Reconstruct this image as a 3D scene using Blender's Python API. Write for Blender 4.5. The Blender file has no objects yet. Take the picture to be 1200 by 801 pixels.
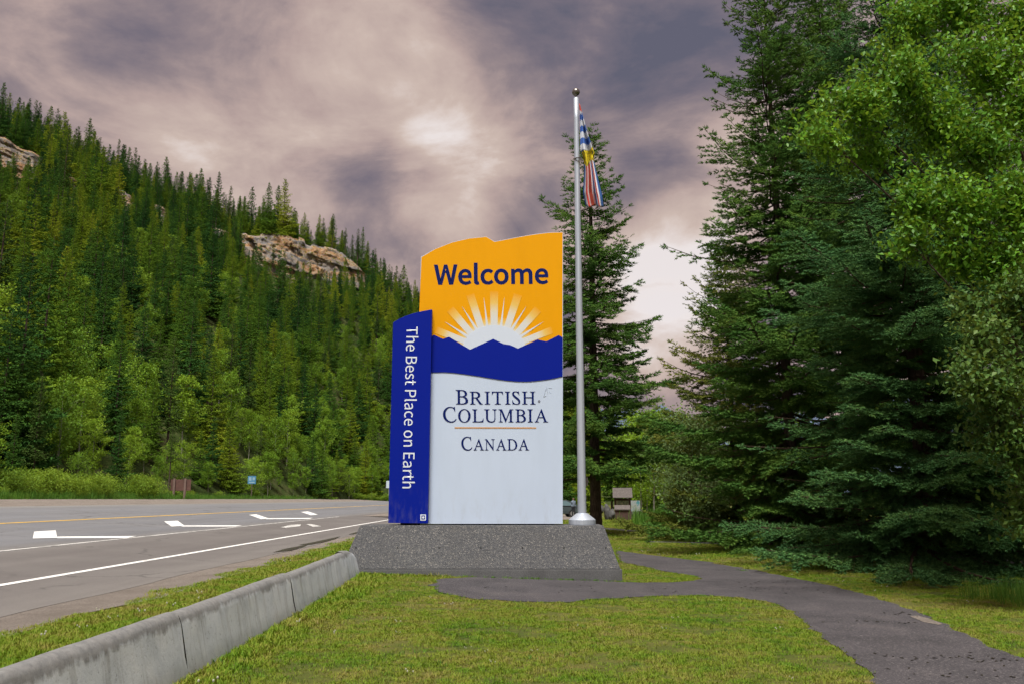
import bpy, bmesh, math, random
import numpy as np
from mathutils import Vector, Matrix

# ------------------------------------------------------------------ camera, sky, sun, exposure
SC = bpy.context.scene
COL = SC.collection
R = math.radians
FPX, PITCH, EYE = 1000.0, R(10.4), 1.5
cam_data = bpy.data.cameras.new('camera')
cam_data.sensor_width = 36.0
cam_data.lens = 36.0 * FPX / 1200.0
cam_data.clip_start = 0.1
cam_data.clip_end = 20000
cam = bpy.data.objects.new('camera', cam_data)
COL.objects.link(cam)
cam.location = (0, 0, EYE)
cam.rotation_euler = (R(90) + PITCH, 0, 0)
SC.camera = cam

EXPOSURE = 2.0
SUN_EL, SUN_AZ = 64.0, 188.0      # degrees; azimuth clockwise from +Y (behind the camera)
SC.view_settings.view_transform = 'Standard'
SC.view_settings.look = 'None'
SC.view_settings.exposure = EXPOSURE
SC.view_settings.gamma = 1.0
SC.view_settings.use_curve_mapping = False
SC.render.engine = 'CYCLES'
SC.cycles.max_bounces = 4
SC.cycles.diffuse_bounces = 3
SC.cycles.transmission_bounces = 3
SC.cycles.transparent_max_bounces = 4
SC.cycles.caustics_reflective = False
SC.cycles.caustics_refractive = False
SC.cycles.use_denoising = True
SC.cycles.use_adaptive_sampling = True
SC.cycles.adaptive_threshold = .03

CP, SP = math.cos(PITCH), math.sin(PITCH)
def ray(px, py):
    """direction through a pixel of the 1200x801 photograph"""
    x, z = (px - 600.0) / FPX, (400.5 - py) / FPX
    return np.array([x, CP - z * SP, SP + z * CP])
def at(px, py, Y):
    d = ray(px, py)
    t = Y / d[1]
    return np.array([d[0] * t, Y, EYE + d[2] * t])
def project(P):
    P = np.atleast_2d(P)
    y, z = P[:, 1], P[:, 2] - EYE
    f = y * CP + z * SP
    u = -y * SP + z * CP
    return 600 + FPX * P[:, 0] / f, 400.5 - FPX * u / f

class NT:
    """small helper to write node trees"""
    def __init__(self, nt):
        self.nt = nt
        nt.nodes.clear()
    def n(self, kind, **kw):
        nd = self.nt.nodes.new(kind)
        for k, v in kw.items():
            if k.startswith('i_'):
                key = k[2:]
                nd.inputs[int(key) if key.isdigit() else key].default_value = v
            else:
                setattr(nd, k, v)
        return nd
    def l(self, a, b):
        self.nt.links.new(a, b)
    def put(self, sock, v):
        if isinstance(v, bpy.types.NodeSocket):
            self.l(v, sock)
        else:
            sock.default_value = v
    def math(self, op, a, b=0.0, c=0.0, clamp=False):
        m = self.n('ShaderNodeMath', operation=op, use_clamp=clamp)
        self.put(m.inputs[0], a); self.put(m.inputs[1], b); self.put(m.inputs[2], c)
        return m.outputs[0]
    def vmath(self, op, a, b=(0, 0, 0)):
        m = self.n('ShaderNodeVectorMath', operation=op)
        self.put(m.inputs[0], a)
        if op == 'SCALE':
            self.put(m.inputs['Scale'], b)
        else:
            self.put(m.inputs[1], b)
        return m.outputs['Value'] if op in ('DOT_PRODUCT', 'LENGTH', 'DISTANCE') else m.outputs[0]
    def noise(self, vec, scale, detail=4, rough=.55, dist=0.0, out=0):
        m = self.n('ShaderNodeTexNoise')
        if vec is not None:
            self.l(vec, m.inputs['Vector'])
        m.inputs['Scale'].default_value = scale
        m.inputs['Detail'].default_value = detail
        m.inputs['Roughness'].default_value = rough
        m.inputs['Distortion'].default_value = dist
        return m.outputs[out]
    def ramp(self, fac, stops, interp='LINEAR'):
        m = self.n('ShaderNodeValToRGB')
        cr = m.color_ramp
        cr.interpolation = interp
        while len(cr.elements) < len(stops):
            cr.elements.new(0.5)
        for e, (p, c) in zip(cr.elements, stops):
            e.position = p
            e.color = (c, c, c, 1) if isinstance(c, (int, float)) else (*c[:3], 1)
        self.put(m.inputs[0], fac)
        return m.outputs[0]
    def mix(self, fac, a, b, mode='MIX'):
        m = self.n('ShaderNodeMix', data_type='RGBA', blend_type=mode)
        self.put(m.inputs[0], fac)
        for s, v in ((m.inputs[6], a), (m.inputs[7], b)):
            if isinstance(v, bpy.types.NodeSocket):
                self.l(v, s)
            else:
                s.default_value = (*v[:3], 1)
        return m.outputs[2]
    def maprange(self, v, a, b, c=0.0, d=1.0):
        m = self.n('ShaderNodeMapRange')
        self.put(m.inputs[0], v)
        for k, x in zip((1, 2, 3, 4), (a, b, c, d)):
            m.inputs[k].default_value = x
        return m.outputs[0]

# --- sky: clear-sky model behind one broken layer of cloud
world = bpy.data.worlds.new('World')
SC.world = world
world.use_nodes = True
world.cycles.sampling_method = 'MANUAL'
world.cycles.sample_map_resolution = 512
w = NT(world.node_tree)
tc = w.n('ShaderNodeTexCoord')
D = tc.outputs['Generated']
sx = w.n('ShaderNodeSeparateXYZ'); w.l(D, sx.inputs[0])
zc = w.math('ADD', w.math('MAXIMUM', sx.outputs[2], 0.0), 0.75)
cx = w.n('ShaderNodeCombineXYZ')
w.l(w.math('DIVIDE', sx.outputs[0], zc), cx.inputs[0])
w.l(w.math('DIVIDE', sx.outputs[1], zc), cx.inputs[1])
w.l(w.math('MULTIPLY', sx.outputs[2], 1.2), cx.inputs[2])
P_ = cx.outputs[0]
big = w.noise(P_, 2.4, 2, .5, .3)
mid = w.noise(P_, 5.2, 7, .58, .45)
fine = w.noise(P_, 17.0, 5, .62, .2)
val = w.math('ADD', w.math('MULTIPLY', big, .50), w.math('MULTIPLY', mid, .95))
val = w.math('ADD', val, w.math('MULTIPLY', fine, .22))
val = w.math('SUBTRACT', val, .335)
val = w.math('MULTIPLY_ADD', val, 1.22, -.11)
def cloud_spot(px, py, width, amount):
    global val
    d = ray(px, py); d = d / np.linalg.norm(d)
    c = w.vmath('DOT_PRODUCT', D, tuple(d))
    g = w.n('ShaderNodeMapRange', interpolation_type='SMOOTHERSTEP')
    w.l(c, g.inputs[0])
    g.inputs[1].default_value = math.cos(R(width)); g.inputs[2].default_value = 1.0
    g.inputs[3].default_value = 0; g.inputs[4].default_value = amount
    val = w.math('ADD', val, g.outputs[0])
cloud_spot(535, 212, 6, .22)
cloud_spot(795, 300, 6, .34)
cloud_spot(780, 365, 7, .34)
cloud_spot(560, 110, 7, .12)
cloud_spot(350, 140, 12, .08)
cloud_spot(680, 60, 12, -.18)
cloud_spot(850, 60, 9, -.06)
cloud_spot(765, 235, 5, -.22)
cloud_spot(618, 235, 4, -.22)
cloud_spot(455, 225, 5, -.12)

E_ = 2.0 ** -EXPOSURE
def ec(c): return tuple(v * E_ for v in c)
cloud = w.ramp(val, [(.16, ec((.125, .125, .175))), (.30, ec((.19, .165, .205))), (.44, ec((.30, .24, .255))),
                     (.58, ec((.47, .36, .34))), (.74, ec((.60, .48, .43))), (.96, ec((.88, .79, .75)))])
sky = w.n('ShaderNodeTexSky', sky_type='NISHITA')
sky.sun_disc = False
sky.sun_elevation = R(SUN_EL)
sky.sun_rotation = R(SUN_AZ)
sky.altitude = 1600
skyc = w.vmath('SCALE', sky.outputs[0], 0.05)
cover = w.ramp(val, [(.80, 1.0), (1.05, .9)])
final = w.mix(cover, skyc, cloud)
bg = w.n('ShaderNodeBackground'); w.l(final, bg.inputs[0]); bg.inputs[1].default_value = 1.0
wo = w.n('ShaderNodeOutputWorld'); w.l(bg.outputs[0], wo.inputs[0])

sun_data = bpy.data.lights.new('sun', 'SUN')
sun_data.energy = 1.5
sun_data.angle = R(20)
sun_data.color = (1.0, .96, .87)
sun = bpy.data.objects.new('sun', sun_data)
COL.objects.link(sun)
az, el = R(SUN_AZ), R(SUN_EL)
to_sun = Vector((math.sin(az) * math.cos(el), math.cos(az) * math.cos(el), math.sin(el)))
sun.rotation_euler = to_sun.to_track_quat('Z', 'Y').to_euler()
sun.location = to_sun * 60

# ------------------------------------------------------------------ generic helpers
def tag(o, label=None, cat=None, group=None, kind=None):
    if label: o['label'] = label
    if cat: o['category'] = cat
    if group: o['group'] = group
    if kind: o['kind'] = kind
    return o
def empty(name, loc=(0, 0, 0), rz=0.0):
    o = bpy.data.objects.new(name, None)
    COL.objects.link(o)
    o.location = loc
    o.rotation_euler = (0, 0, rz)
    o.empty_display_size = .2
    return o
def link(name, me, mats=None, parent=None, loc=None):
    o = bpy.data.objects.new(name, me)
    COL.objects.link(o)
    if mats is not None:
        for m in (mats if isinstance(mats, (list, tuple)) else [mats]):
            me.materials.append(m)
    if parent is not None:
        o.parent = parent
    if loc is not None:
        o.location = loc
    return o
def mesh_np(name, V, F, mi=None, smooth=False):
    """V (n,3), F list of (k,m) int arrays (m = 3 or 4)"""
    if not isinstance(F, (list, tuple)):
        F = [F]
    F = [f for f in F if len(f)]
    me = bpy.data.meshes.new(name)
    V = np.ascontiguousarray(V, dtype=np.float32)
    me.vertices.add(len(V)); me.vertices.foreach_set('co', V.ravel())
    nl = sum(f.size for f in F); nf = sum(len(f) for f in F)
    me.loops.add(nl); me.polygons.add(nf)
    me.loops.foreach_set('vertex_index', np.concatenate([f.ravel() for f in F]).astype(np.int32))
    sizes = np.concatenate([np.full(len(f), f.shape[1]) for f in F])
    st = np.concatenate([[0], np.cumsum(sizes)[:-1]]).astype(np.int32)
    me.polygons.foreach_set('loop_start', st)
    if mi is not None:
        me.polygons.foreach_set('material_index', np.asarray(mi, dtype=np.int32))
    if smooth:
        me.polygons.foreach_set('use_smooth', np.ones(nf, dtype=bool))
    me.update(calc_edges=True)
    return me
class MB:
    """collects plain polygons"""
    def __init__(self):
        self.v, self.f = [], []
    def add(self, vs, fs):
        b = len(self.v)
        self.v += [tuple(float(c) for c in v) for v in vs]
        self.f += [tuple(i + b for i in f) for f in fs]
        return self
    def box(self, x0, x1, y0, y1, z0, z1):
        return self.add([(x0, y0, z0), (x1, y0, z0), (x1, y1, z0), (x0, y1, z0), (x0, y0, z1), (x1, y0, z1), (x1, y1, z1), (x0, y1, z1)],
                        [(0, 3, 2, 1), (4, 5, 6, 7), (0, 1, 5, 4), (1, 2, 6, 5), (2, 3, 7, 6), (3, 0, 4, 7)])
    def tube(self, pts, rad, n=8, cap=True):
        pts = [np.array(p, float) for p in pts]
        rings = []
        for i, p in enumerate(pts):
            t = pts[min(i + 1, len(pts) - 1)] - pts[max(i - 1, 0)]
            t = t / (np.linalg.norm(t) + 1e-9)
            a = np.cross(t, [0, 1, 0] if abs(t[1]) < .9 else [1, 0, 0]); a /= np.linalg.norm(a)
            b = np.cross(t, a)
            r = rad[i] if hasattr(rad, '__len__') else rad
            rings.append([p + r * (math.cos(2 * math.pi * k / n) * a + math.sin(2 * math.pi * k / n) * b) for k in range(n)])
        vs = [q for rg in rings for q in rg]
        fs = [(i * n + k, i * n + (k + 1) % n, (i + 1) * n + (k + 1) % n, (i + 1) * n + k) for i in range(len(pts) - 1) for k in range(n)]
        if cap:
            fs += [tuple(range(n))[::-1], tuple((len(pts) - 1) * n + k for k in range(n))]
        return self.add(vs, fs)
    def lathe(self, prof, c=(0, 0), n=24):
        vs = [(c[0] + r * math.cos(2 * math.pi * k / n), c[1] + r * math.sin(2 * math.pi * k / n), z) for r, z in prof for k in range(n)]
        fs = [(i * n + k, i * n + (k + 1) % n, (i + 1) * n + (k + 1) % n, (i + 1) * n + k) for i in range(len(prof) - 1) for k in range(n)]
        return self.add(vs, fs)
    def mesh(self, name, bevel=0.0, seg=2, smooth=False):
        me = bpy.data.meshes.new(name)
        me.from_pydata(self.v, [], self.f)
        bm = bmesh.new(); bm.from_mesh(me)
        bmesh.ops.recalc_face_normals(bm, faces=bm.faces)
        if bevel:
            bmesh.ops.bevel(bm, geom=[e for e in bm.edges], offset=bevel, segments=seg, affect='EDGES', profile=.6, clamp_overlap=True)
        bm.to_mesh(me); bm.free()
        if smooth:
            for p in me.polygons: p.use_smooth = True
        return me
    def build(self, name, mat, parent=None, bevel=0.0, seg=2, smooth=False, loc=None):
        return link(name, self.mesh(name, bevel, seg, smooth), mat, parent, loc)
def prism(poly, y0, y1):
    """polygon in X,Z extruded from y0 (front) to y1 (back)"""
    n = len(poly)
    m = MB()
    vs = [(x, y0, z) for x, z in poly] + [(x, y1, z) for x, z in poly]
    fs = [tuple(range(n)), tuple(range(2 * n - 1, n - 1, -1))] + [(i, (i + 1) % n, n + (i + 1) % n, n + i) for i in range(n)]
    return m.add(vs, fs)

def mat(name, color=(.5, .5, .5), rough=.6, metal=0.0, spec=.5, build=None):
    m = bpy.data.materials.new(name)
    m.use_nodes = True
    t = NT(m.node_tree)
    b = t.n('ShaderNodeBsdfPrincipled')
    o = t.n('ShaderNodeOutputMaterial')
    t.l(b.outputs[0], o.inputs[0])
    b.inputs['Base Color'].default_value = (*color, 1)
    b.inputs['Roughness'].default_value = rough
    b.inputs['Metallic'].default_value = metal
    b.inputs['Specular IOR Level'].default_value = spec
    t.b, t.o = b, o
    if build:
        build(t)
    return m
def bump(t, h, strength=.3, dist=.01):
    m = t.n('ShaderNodeBump')
    m.inputs['Strength'].default_value = strength
    m.inputs['Distance'].default_value = dist
    t.l(h, m.inputs['Height'])
    t.l(m.outputs[0], t.b.inputs['Normal'])
def base(t, c): t.l(c, t.b.inputs['Base Color'])
def posn(t): return t.n('ShaderNodeNewGeometry').outputs['Position']
def objc(t): return t.n('ShaderNodeTexCoord').outputs['Object']

# ------------------------------------------------------------------ shape of the ground
def sstep(x, a, b):
    t = np.clip((x - a) / (b - a), 0, 1)
    return t * t * (3 - 2 * t)
def gz(X, Y):
    """height of the land: lawn falling gently to the right, road rising across to the forest"""
    X = np.asarray(X, float); Y = np.asarray(Y, float)
    z = -0.03 * np.clip(X, -3, 4)
    L = -X
    road = 0.02 + 0.055 * np.maximum(0, L - 8.8)
    road = np.where(L > 36, 0.02 + 0.055 * 27.2 + 0.03 * (L - 36), road)
    road = np.minimum(road, 6)
    return z + (road - z) * sstep(L, 4.6, 6.4)
def ground_hit(px, py, lift=0.0):
    d = ray(px, py)
    t = 5.0
    for _ in range(200):
        x, y, z = d * t
        h = EYE + z - float(gz(x, y)) - lift
        if h < 1e-4:
            break
        t += max(h * 4.0, 1e-3) if h > .02 else h / max(1e-3, -d[2] + .05)
        if t > 900:
            break
    return np.array([d[0] * t, d[1] * t, float(gz(d[0] * t, d[1] * t)) + lift])
def inpoly(X, Y, poly):
    poly = np.asarray(poly); r = np.zeros(np.shape(X), bool)
    j = len(poly) - 1
    for i in range(len(poly)):
        xi, yi = poly[i][:2]; xj, yj = poly[j][:2]
        c = ((yi > Y) != (yj > Y)) & (X < (xj - xi) * (Y - yi) / (yj - yi + 1e-12) + xi)
        r ^= c; j = i
    return r
def sheet(name, poly, lift, m, parent=None, step=.4, dz=None):
    """polygon (world X,Y) laid on the land, subdivided so that it follows it"""
    bm = bmesh.new()
    f = bm.faces.new([bm.verts.new((p[0], p[1], 0)) for p in poly])
    if f.normal.z < 0: f.normal_flip()
    bmesh.ops.triangulate(bm, faces=bm.faces)
    for _ in range(6):
        es = [e for e in bm.edges if e.calc_length() > step * (1 + .06 * max(0, (e.verts[0].co.y - 8)))]
        if not es or len(bm.faces) > 6000: break
        bmesh.ops.subdivide_edges(bm, edges=es, cuts=1)
        bmesh.ops.triangulate(bm, faces=bm.faces)
    bm.normal_update()
    for v in bm.verts:
        v.co.z = float(gz(v.co.x, v.co.y)) + lift
    if sum(f.normal.z for f in bm.faces) < 0:
        bmesh.ops.reverse_faces(bm, faces=bm.faces)
    me = bpy.data.meshes.new(name); bm.to_mesh(me); bm.free()
    return link(name, me, m, parent)
def strip(name, L0, L1, Y0, Y1, lift, m, parent=None, dY=3.0, dL=1.2, wob=0.0, seed=0):
    """band of the road between two offsets L (metres left of the camera) from Y0 to Y1"""
    rg = np.random.default_rng(seed)
    ys = np.arange(Y0, Y1 + dY, dY); k = max(2, int(abs(L1 - L0) / dL) + 1)
    e0 = wob * (np.convolve(rg.normal(size=len(ys) + 4), [.3, .5, .3], 'same')[2:-2])
    V = []
    for i, y in enumerate(ys):
        for j in range(k):
            s = j / (k - 1)
            X = -(L0 + (L1 - L0) * s + e0[i] * (1 - s))
            V.append((X, y, float(gz(X, y)) + lift))
    F = [(i * k + j, (i + 1) * k + j, (i + 1) * k + j + 1, i * k + j + 1) for i in range(len(ys) - 1) for j in range(k - 1)]
    return link(name, mesh_np(name, np.array(V), np.array(F)), m, parent)

# ------------------------------------------------------------------ materials of the setting
def b_lawn(t):
    p = posn(t)
    a = t.noise(p, .55, 5, .6, .3); b = t.noise(p, 3.2, 6, .65); c = t.noise(p, 38, 3, .7)
    v = t.math('ADD', t.math('MULTIPLY', a, .45), t.math('MULTIPLY', b, .55))
    col = t.ramp(v, [(.34, (.055, .085, .018)), (.47, (.105, .125, .025)), (.58, (.15, .145, .04)), (.70, (.17, .125, .065))])
    col = t.mix(t.ramp(c, [(.35, .55), (.65, 0.0)]), col, (.035, .03, .015))
    base(t, col); bump(t, c, .8, .03)
M_lawn = mat('lawn_soil', rough=.95, spec=.1, build=b_lawn)
def b_asphalt(t):
    p = posn(t)
    s = t.n('ShaderNodeSeparateXYZ'); t.l(p, s.inputs[0])
    g = t.noise(p, 38, 3, .8); big = t.noise(p, .35, 5, .6, .5)
    sc = t.n('ShaderNodeVectorMath', operation='MULTIPLY'); t.l(p, sc.inputs[0]); sc.inputs[1].default_value = (1.1, .05, 1)
    tr = t.noise(sc.outputs[0], 1.0, 4, .6)
    lane = t.ramp(t.maprange(s.outputs[0], -28, -4), [(.0, (.24, .235, .23)), (.10, (.185, .19, .21)), (.60, (.175, .18, .20)),
            (.645, (.18, .172, .172)), (.66, (.15, .138, .135)), (.80, (.145, .132, .13)), (.87, (.165, .152, .147)), (.93, (.19, .175, .165))])
    col = t.mix(t.ramp(tr, [(.35, .0), (.75, .35)]), lane, (.06, .055, .055))
    col = t.mix(t.ramp(big, [(.4, .0), (.8, .3)]), col, (.25, .24, .23))
    col = t.mix(t.ramp(g, [(.3, .5), (.5, 0.0), (.72, .25)]), col, (.045, .045, .05))
    v = t.n('ShaderNodeTexVoronoi', feature='DISTANCE_TO_EDGE'); v.inputs['Scale'].default_value = .22
    w2 = t.vmath('ADD', p, t.vmath('SCALE', t.noise(p, 1.3, 5, .7, 0, 1), .9)); t.l(w2, v.inputs['Vector'])
    crack = t.ramp(v.outputs[0], [(.004, .65), (.012, 0.0)])
    col = t.mix(t.math('MULTIPLY', crack, t.ramp(big, [(.45, 0.0), (.6, 1.0)])), col, (.03, .03, .03))
    base(t, col); bump(t, g, .35, .008)
M_road = mat('road_asphalt', rough=.8, spec=.35, build=b_asphalt)
def b_path(t):
    p = posn(t)
    g = t.noise(p, 42, 3, .8); m = t.noise(p, 1.1, 5, .6, .4); c = t.noise(p, 6, 5, .7)
    col = t.ramp(m, [(.3, (.040, .037, .042)), (.55, (.064, .058, .065)), (.75, (.090, .080, .083))])
    col = t.mix(t.ramp(g, [(.36, .8), (.48, 0.0)]), col, (.025, .026, .03))
    col = t.mix(t.ramp(g, [(.57, 0.0), (.68, .8)]), col, (.24, .22, .22))
    col = t.mix(t.ramp(c, [(.62, 0.0), (.72, .35)]), col, (.035, .032, .03))
    base(t, col); bump(t, g, .6, .012)
M_path = mat('path_asphalt', rough=.85, spec=.3, build=b_path)
def b_gravel(t):
    p = posn(t)
    g = t.noise(p, 42, 4, .8); m = t.noise(p, .9, 5, .65)
    col = t.ramp(g, [(.3, (.10, .085, .075)), (.5, (.22, .19, .17)), (.7, (.34, .30, .27))])
    col = t.mix(t.ramp(m, [(.45, 0.0), (.7, .55)]), col, (.12, .10, .085))
    base(t, col); bump(t, g, 1.0, .03)
M_gravel = mat('shoulder_gravel', rough=.95, spec=.2, build=b_gravel)
def b_paint(t, c, wear):
    p = posn(t)
    g = t.noise(p, 30, 4, .7); m = t.noise(p, 2.0, 4, .7)
    k = t.math('ADD', t.math('MULTIPLY', g, .5), t.math('MULTIPLY', m, .5))
    base(t, t.mix(t.ramp(k, [(wear, 0.0), (wear + .1, .8)]), c, (.16, .155, .15)))
M_white_paint = mat('white_road_paint', rough=.6, build=lambda t: b_paint(t, (.78, .78, .78), .56))
M_worn_paint = mat('worn_white_road_paint', rough=.7, build=lambda t: b_paint(t, (.62, .61, .60), .47))
M_yellow_paint = mat('yellow_road_paint', rough=.65, build=lambda t: b_paint(t, (.66, .40, .05), .52))
M_wet = mat('wet_mud', (.03, .027, .022), .35, build=lambda t: base(t, t.ramp(t.noise(posn(t), 7, 5, .7), [(.4, (.022, .02, .016)), (.65, (.06, .052, .042))])))
def b_hill(t):
    p = posn(t)
    a = t.noise(p, .08, 5, .6); b = t.noise(p, .9, 4, .7)
    col = t.ramp(t.math('ADD', t.math('MULTIPLY', a, .5), t.math('MULTIPLY', b, .5)),
                 [(.35, (.018, .028, .010)), (.5, (.04, .06, .016)), (.65, (.09, .085, .04))])
    base(t, col); bump(t, b, 1.0, .5)
M_hill = mat('forest_floor', rough=1, spec=.05, build=b_hill)
def b_rock(t):
    p = posn(t)
    q = t.vmath('MULTIPLY', p, (.6, .6, 1.8))
    a = t.noise(q, .16, 6, .7, .8); b = t.noise(t.vmath('MULTIPLY', p, (1.4, 1.4, .25)), .35, 5, .7); c = t.noise(p, 1.6, 5, .75)
    col = t.ramp(a, [(.30, (.08, .078, .085)), (.42, (.19, .18, .18)), (.48, (.26, .23, .205)), (.54, (.36, .26, .17)), (.60, (.33, .17, .07)), (.66, (.33, .28, .24)), (.80, (.15, .145, .155))])
    col = t.mix(t.ramp(b, [(.55, 0.0), (.70, .8)]), col, (.09, .085, .09))
    col = t.mix(t.ramp(c, [(.34, .65), (.5, 0.0)]), col, (.07, .055, .045))
    base(t, col); bump(t, c, .9, .35)
M_rock = mat('cliff_rock', rough=.95, spec=.15, build=b_rock)
M_moss = mat('ledge_moss', rough=1, spec=.05, build=lambda t: base(t, t.ramp(t.noise(posn(t), .7, 4, .7), [(.35, (.05, .07, .012)), (.55, (.16, .15, .02)), (.7, (.24, .13, .03))])))
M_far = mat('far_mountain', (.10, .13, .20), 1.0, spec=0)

# ------------------------------------------------------------------ ground, road, paths
xs = np.unique(np.concatenate([np.linspace(-4000, -60, 24), np.arange(-60, -8, 4), np.arange(-8, 12, .8), np.linspace(12, 80, 18), np.linspace(80, 4000, 16)]))
ys = np.unique(np.concatenate([np.linspace(-300, -5, 8), np.arange(-5, 40, 1.5), np.linspace(40, 200, 30), np.linspace(200, 9000, 16)]))
XX, YY = np.meshgrid(xs, ys)
ZZ = gz(XX, YY) - np.where((-XX > 5.9), .06 + .0008 * np.abs(XX + 6), 0)
V = np.stack([XX, YY, ZZ], -1).reshape(-1, 3)
nx = len(xs); ii, jj = np.meshgrid(np.arange(len(ys) - 1), np.arange(nx - 1), indexing='ij')
k0 = (ii * nx + jj).ravel()
tag(link('ground', mesh_np('ground', V, np.stack([k0, k0 + 1, k0 + nx + 1, k0 + nx], -1), smooth=True), M_lawn), kind='structure')

road = tag(strip('road', 6.45, 28.0, -60, 420, .018, M_road, wob=.12, seed=2, dY=.9, dL=.4), kind='structure')
tag(strip('road_shoulder', 5.35, 7.1, -60, 420, .013, M_gravel, wob=.18, seed=5, dY=.8, dL=.3), kind='structure')
tag(strip('far_shoulder', 27.4, 35.6, -60, 420, .004, M_gravel, wob=.2, seed=6, dY=3), kind='structure')
strip('edge_line', 8.70, 8.88, -30, 400, .026, M_white_paint, road, dL=.2)
strip('center_line', 18.93, 19.17, -30, 400, .026, M_yellow_paint, road, dL=.2)
strip('lane_line', 12.45, 12.59, -30, 62, .026, M_worn_paint, road, dL=.2)
def marking(name, pix, m=M_white_paint):
    return sheet(name, [ground_hit(x, y)[:2] for x, y in pix], .030, m, road, step=1.5)
marking('gore_bar', [(39.9, 623.2), (65.2, 621.6), (67, 630.5), (38.3, 631.3)])
marking('gore_bar', [(192.1, 610.9), (208, 610), (216.2, 616), (201, 617)])
marking('gore_bar', [(292, 603), (300.2, 602.3), (314.9, 607.2), (306, 608.1)])
marking('gore_bar', [(352.7, 599.6), (360.8, 598.8), (372.5, 602.7), (364.3, 603.4)])
marking('gore_line', [(66.5, 629), (160, 628.3), (148, 630.6), (67, 631)])
marking('gore_line', [(215.5, 615.7), (284, 615.4), (276, 616.9), (212, 617)])
marking('gore_line', [(314.5, 607), (367, 606.6), (362, 607.8), (311, 608.1)])
marking('arrow_mark', [(329, 617.8), (341, 614.9), (352.7, 614.3), (351.5, 616.6), (335, 618.4)], M_worn_paint)
marking('arrow_mark', [(358.5, 613.9), (365, 613.9), (377, 616.6), (366.7, 617.2)], M_worn_paint)
for pix in ([(320, 647.5), (333, 643.5), (348, 640.6), (362, 637.8), (356, 641), (341, 645.4)], [(350, 638.6), (366, 635.6), (399, 628.4), (393, 631.5), (380, 635.2), (364, 638.4)],
            [(408, 626.2), (421, 622.4), (425, 623), (414, 626)]):
    pts = [ground_hit(x, y)[:2] for x, y in pix]
    tag(sheet('wet_patch', pts, .028, M_wet, road, step=.8))

PATH = [(722, 644.5), (768, 650.7), (826.7, 657.5), (866.7, 664.8), (906.7, 672), (965, 684), (1017, 697), (1072, 715), (1108, 732), (1145, 750), (1200, 772), (1300, 808), (1450, 862), (1900, 1010),
        (1250, 1100), (1085, 900), (1030, 812), (1017, 787), (995, 768), (965, 750), (947, 731.7), (925, 714), (896, 704), (867, 700), (813, 697), (747, 698.7), (693, 702), (667, 705.5), (607, 704.5), (560, 702),
        (527, 697), (509, 689), (510, 678), (560, 676), (640, 677), (726, 681.5), (768, 682.5), (805, 681), (822, 678), (815, 675), (773, 668), (725, 657)]
PATH2 = [(690, 616.5), (760, 622), (826.7, 626.7), (906, 632), (1000, 640), (1200, 655), (1200, 668), (1000, 652), (906, 641), (866, 637), (827, 629.3), (760, 623.8), (690, 618.3)]
PATH3 = [(757, 633.6), (790, 634), (829, 635), (880, 637.5), (880, 638.8), (829, 636.6), (790, 635.4), (757, 634.6)]
def jag(poly, amp, seed):
    rg = np.random.default_rng(seed); out = []
    for i in range(len(poly)):
        a, b = np.array(poly[i]), np.array(poly[(i + 1) % len(poly)])
        n = max(1, int(np.linalg.norm(b - a) / .22)) if np.linalg.norm(b - a) < 12 else 1
        nr = np.array([a[1] - b[1], b[0] - a[0]]); nr = nr / (np.linalg.norm(nr) + 1e-9)
        for k in range(n):
            out.append(a + (b - a) * k / n + (nr * rg.normal() * amp if n > 1 else 0))
    return out
path_xy = [ground_hit(x, y)[:2] for x, y in PATH]
path_xy = jag(path_xy, .045, 1)
path2_xy = [ground_hit(x, y)[:2] for x, y in PATH2]
path3_xy = [ground_hit(x, y)[:2] for x, y in PATH3]
pth = tag(sheet('path', path_xy, .008, M_path), kind='structure')
sheet('pale_stain', [ground_hit(x, y)[:2] for x, y in ((1066, 722), (1076, 721.5), (1092, 726), (1105, 731.5), (1100, 732.5), (1082, 729))], .012, M_gravel, pth)
tag(sheet('path', path2_xy, .008, M_path), kind='structure')
tag(sheet('path', path3_xy, .006, M_path), kind='structure')
LOT = [(-30, 68), (6.1, 68), (6.1, 92), (-30, 96)]
tag(sheet('parking_lot', LOT, .01, M_gravel, step=4), kind='structure')

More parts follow.
